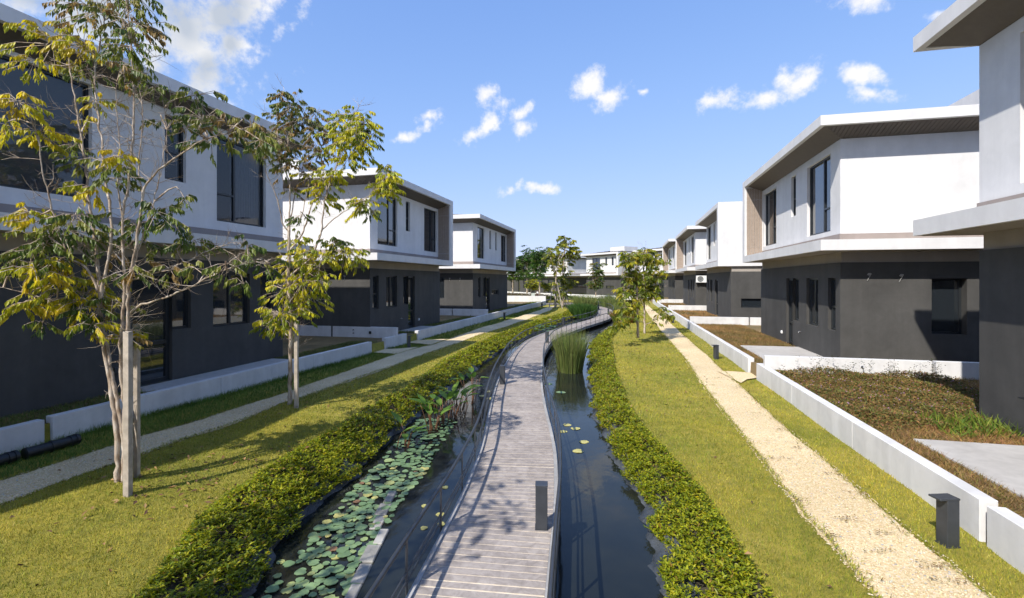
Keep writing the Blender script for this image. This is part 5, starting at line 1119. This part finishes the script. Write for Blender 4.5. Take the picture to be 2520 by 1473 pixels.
reeds('iris_clump', 'broad-leaved green and red clump on the bank beside the paired trees', 7.6, 33.2, .6, 1.3, 500, .95, [(.10, .14, .025), (.20, .07, .03), (.15, .17, .03)], .04, -.15, .6, None, True)
def lotus():
    root = empty('lotus', (1.6, 28.5, WATER_Z), 'clump of round lotus leaves and a pale bloom beside the boardwalk bend', 'plant')
    for k in range(16):
        x, y, h = 1.9 + rng.normal(0, .45), 29 + rng.normal(0, .9), rng.uniform(.15, .5); mb = MB(); mb.tube([(x, y, WATER_Z), (x + .03, y, WATER_Z + h)], .008, 5); st = mb.build('stem', LEAF, root)
        r_ = rng.uniform(.12, .2); V = [(x + .03, y, WATER_Z + h)] + [(x + .03 + r_ * math.cos(a), y + r_ * math.sin(a), WATER_Z + h + .03 * math.sin(2 * a)) for a in np.linspace(0, 6.28, 13)[:-1]]
        np_mesh('leaf', V, np.array([(0, 1 + i, 1 + (i + 1) % 12) for i in range(12)]), LEAF, st, np.tile([[.12, .22, .08]], (13, 1)))
        a = st.data.color_attributes.new('tint', 'FLOAT_COLOR', 'POINT'); a.data.foreach_set('color', [.1, .16, .05, 1] * len(st.data.vertices))
    P = np.tile([[2.35, 30.2, .33]], (12, 1)); an = np.arange(12) * .52; D = np.stack([np.cos(an), np.sin(an), np.full(12, .9)], 1)
    v, f, c = leaf_arrays(P, D, np.full(12, .14), np.full(12, .07), np.tile([[0, 0, 1.]], (12, 1)), np.tile([[.75, .55, .50]], (12, 1))); np_mesh('bloom', v, f, LEAF, root, c)
lotus()

# ------------------------------------------------------------------ small things on walls and in gardens
def cable(label, p, n, seed):
    s = np.random.default_rng(seed); p = Vector(p); n = Vector(n).normalized(); t = UP.cross(n); root = empty('cable_stub', p, label, 'cable', 'cable stubs on the flank walls')
    mb = MB(); q = [p - n * .02, p + n * .05 + UP * .005, p + n * .06 - UP * .04 + t * .02, p + n * .03 - UP * .10, p + n * .02 - UP * .19 - t * .04]; mb.tube(smooth_line(q, .02), .007, 6); mb.build('tail', CABLE, root, smooth=True)
    mb = MB(); q = [p + n * .06 + t * (.04 * math.cos(a)) + UP * (.026 * math.sin(a)) + n * .02 * math.sin(3 * a) for a in np.linspace(0, 12.5, 40)]; mb.tube(q, .010, 6); mb.build('coil', CABLE, root, smooth=True)
def onend(T, dd, z): return T(0, -dd, z)
cable('left pale cable coil on the sunlit charcoal flank, right row', onend(T_R2, .72, 2.98), -E2, 1)
cable('right pale cable coil on the sunlit charcoal flank, right row', onend(T_R2, 1.52, 2.95), -E2, 2)
cable('left cable coil on the flank of the third left house', onend(T_L3, 1.75, 2.95), -E2, 3)
cable('right cable coil on the flank of the third left house', onend(T_L3, .95, 2.95), -E2, 4)
cable('cable coil on the shaded flank behind the second tree', onend(T_L2, 1.2, 3.0), -E2, 5)
def tap(label, p, n):
    p = Vector(p); n = Vector(n).normalized(); root = empty('garden_tap', p, label, 'tap', 'garden taps'); t = UP.cross(n)
    mb = MB(); mb.tube([p - n * .01, p + n * .012], .03, 10); mb.build('flange', STEEL, root)
    mb = MB(); mb.tube([p, p + n * .07, p + n * .085 - UP * .03], .011, 8); mb.build('spout', STEEL, root, smooth=True)
    mb = MB(); mb.tube([p + n * .045 + UP * .03 - t * .03, p + n * .045 + UP * .03 + t * .03], .006, 6); mb.build('handle', STEEL, root)
sw = lambda y, t, z, f, sg: (float(f(y)) + N2.x * sg * t, y + N2.y * sg * t, z)
tap('chrome tap on the white side wall above the weeds', sw(13.2, 2.35, .56, WALL_R, 1), -E2)
tap('upper chrome tap on the white side wall, left row', sw(20.7, 2.05, .66, WALL_L, -1), -E2)
tap('lower chrome tap on the white side wall, left row', sw(20.7, 2.05, .52, WALL_L, -1), -E2)
tap('small tap on the charcoal wall beside the right row door', T_R2(3.4, 0, .95), -N2)
tap('small tap on the charcoal wall beside the left row door', T_L2(2.9, 0, .95), N2)
def sockbox(label, p, n, m=WHITEP):
    p = Vector(p); n = Vector(n).normalized(); t = UP.cross(n); root = empty('outlet_box', p, label, 'outlet', 'outdoor outlets')
    mb = MB(); mb.box(p - t * .05 - UP * .06, t * .10, n * .05, UP * .12); mb.build('case', m, root, bevel=.008)
    mb = MB(); mb.box(p - t * .04 - UP * .045 + n * .05, t * .08, n * .012, UP * .08); mb.build('cover', m, root, bevel=.004)
sockbox('white outlet box low on the wall by the right row door', T_R2(5.6, 0, .72), -N2)
sockbox('white outlet box low on the wall by the left row door', T_L2(4.95, 0, .75), N2)
sockbox('grey outlet box low on the wall behind the near left tree', T_L1(5.25, 0, .85), N2, METAL)
sockbox('dark step light set in the white side wall, left row', sw(20.7, 1.25, .56, WALL_L, -1), -E2, BLACKP)
def aircon():
    p = T_R4(-.36, -.02, 2.62); root = empty('air_conditioner', p, 'white outdoor air-conditioner unit bracketed on a charcoal flank wall', 'air conditioner'); p = Vector(p)
    X, Yn = N2, -E2
    mb = MB(); mb.box(p, X * .84, -Yn * .30, UP * .62); mb.build('casing', WHITEP, root, bevel=.02)
    c = p + X * .34 + UP * .31 + Yn * .006; mb = MB()
    for r_ in (.06, .11, .16, .21, .24): mb.tube([c + X * r_ * math.cos(a) + UP * r_ * math.sin(a) for a in np.linspace(0, 2 * math.pi, 25)], .008, 5, cap=False)
    for k in range(12): a = k * math.pi / 6; mb.tube([c, c + X * .24 * math.cos(a) + UP * .24 * math.sin(a)], .004, 4)
    mb.build('fan_grille', METAL, root)
    mb = MB(); q = c + Yn * -.004
    mb.v = [tuple(q)] + [tuple(q + X * .235 * math.cos(a) + UP * .235 * math.sin(a)) for a in np.linspace(0, 2 * math.pi, 25)[:-1]]; mb.f = [(0, 1 + i, 1 + (i + 1) % 24) for i in range(24)]; mb.m = [0] * 24; mb.build('fan_disc', simple('fan_grey', (.30, .31, .31), .6), root)
    for s in (.10, .70):
        mb = MB(); o = p + X * s; mb.box(o - UP * .04, X * .03, -Yn * .36, UP * .035); mb.tube([o - Yn * .0 - UP * .03, o - Yn * .36 - UP * .36], .014, 6); mb.build('bracket', METAL, root)
aircon()
def pipe():
    root = empty('drain_pipe', (-7.5, 7.6, .05), 'two lengths of black ribbed drain pipe lying on the grass by the left wall', 'pipe')
    for a, b in (((-7.40, 8.32, .10), (-7.62, 7.62, .09)), ((-7.66, 7.55, .09), (-7.95, 6.5, .09))):
        a, b = Vector(a), Vector(b); mb = MB(); mb.tube([a, b], .082, 16); L = mb.build('length', BLACKP, root, smooth=False); d = (b - a).normalized()
        for t in (.02, .10, (b - a).length * .5, (b - a).length - .04): mb = MB(); mb.tube([a + d * t, a + d * (t + .035)], .094, 16); mb.build('collar', BLACKP, L)
pipe()
def rack():
    root = empty('drying_rack', (7.75, 6.55, .372), 'folding black clothes rack on the patio, cut off by the right edge', 'drying rack'); z = 1.12
    A, B, C_, D_ = [Vector((*q, z)) for q in ((7.27, 7.0), (8.1, 6.85), (8.05, 5.6), (7.05, 5.75))]
    mb = MB(); mb.tube([A, B, C_, D_, A], .011, 6); fr = mb.build('frame', BLACKP, root)
    for k in range(1, 8): t = k / 8; mb = MB(); mb.tube([A + (D_ - A) * t, B + (C_ - B) * t], .005, 5); mb.build('rod', BLACKP, fr)
    for (p, q) in ((A, C_), (B, D_)): mb = MB(); b = Vector((q.x, q.y, .372)); mb.tube([p * .85 + q * .15, b * .85 + Vector((p.x, p.y, .372)) * .15], .011, 6); mb.build('leg', BLACKP, root)
    for (p, q) in ((C_, A), (D_, B)): mb = MB(); b = Vector((q.x, q.y, .372)); mb.tube([p * .85 + q * .15, b * .85 + Vector((p.x, p.y, .372)) * .15], .011, 6); mb.build('leg', BLACKP, root)
rack()
# far plaza beside the third left house
patch('plaza_paving', [(-8, 66), (2.5, 62), (6, 72), (3, 80), (-14, 88)], .012, CONC)
def hedge_row(label, a, b, w, h, n, cols):
    t = rng.uniform(0, 1, n); x = a[0] + (b[0] - a[0]) * t + rng.normal(0, w / 2, n); y = a[1] + (b[1] - a[1]) * t + rng.normal(0, w / 2, n); z = h * rng.uniform(.1, 1, n)
    v, f, c = kite_arrays(np.stack([x, y, z], 1), rng.normal(0, 1, (n, 3)) + [0, 0, .4], rng.uniform(.10, .2, n), rng.uniform(.05, .1, n), rng.normal(0, 1, (n, 3)), rand_cols(n, cols))
    tag(np_mesh('hedge', v, f, COVER, None, c), label, 'hedge')
hedge_row('low brownish hedge bordering the far plaza', (-2, 84), (5.2, 70), 1.0, .75, 5000, [(.10, .065, .035), (.07, .06, .03), (.12, .09, .04)])
hedge_row('low green hedge at the head of the canal', (4.0, 70.5), (9.5, 73.5), 1.2, .5, 3500, [(.07, .11, .02), (.12, .15, .03)])
def bin_():
    p = Vector((2.75, 69.5, 0)); root = empty('litter_bin', p, 'small green and pale litter bin on the far plaza', 'bin')
    mb = MB(); mb.box(p, Vector((.55, 0, 0)), Vector((0, .5, 0)), UP * .55); mb.build('base', simple('bin_green', (.02, .10, .06), .5), root, bevel=.02)
    mb = MB(); mb.box(p + UP * .552 + Vector((.02, .02, 0)), Vector((.51, 0, 0)), Vector((0, .46, 0)), UP * .50); mb.build('upper_case', simple('bin_pale', (.45, .48, .44), .5), root, bevel=.02)
    mb = MB(); mb.box(p + UP * 1.054 + Vector((-.03, -.03, 0)), Vector((.61, 0, 0)), Vector((0, .56, 0)), UP * .09); mb.build('lid', BLACKP, root, bevel=.02)
    p = Vector((3.45, 69.3, 0)); root = empty('sign_post', p, 'small brown sign post with a pale round mark on the far plaza', 'sign')
    mb = MB(); mb.box(p, Vector((.32, 0, 0)), Vector((0, .12, 0)), UP * 1.4); mb.build('panel', simple('sign_brown', (.07, .035, .025), .6), root, bevel=.01)
    mb = MB(); c = p + Vector((.16, -.003, 1.1)); mb.tube([c, c + Vector((0, -.012, 0))], .13, 16); mb.build('round_mark', WHITEP, root)
    p = Vector((.6, 66.5, 0)); root = empty('planter', p, 'low round pale concrete planter on the far plaza', 'planter')
    mb = MB(); mb.tube([p, p + UP * .55], [1.0, 1.08], 24); mb.build('bowl', CONC, root); mb = MB(); mb.tube([p + UP * .552, p + UP * .60], 1.1, 24); mb.build('rim', WHITEP, root)
bin_()
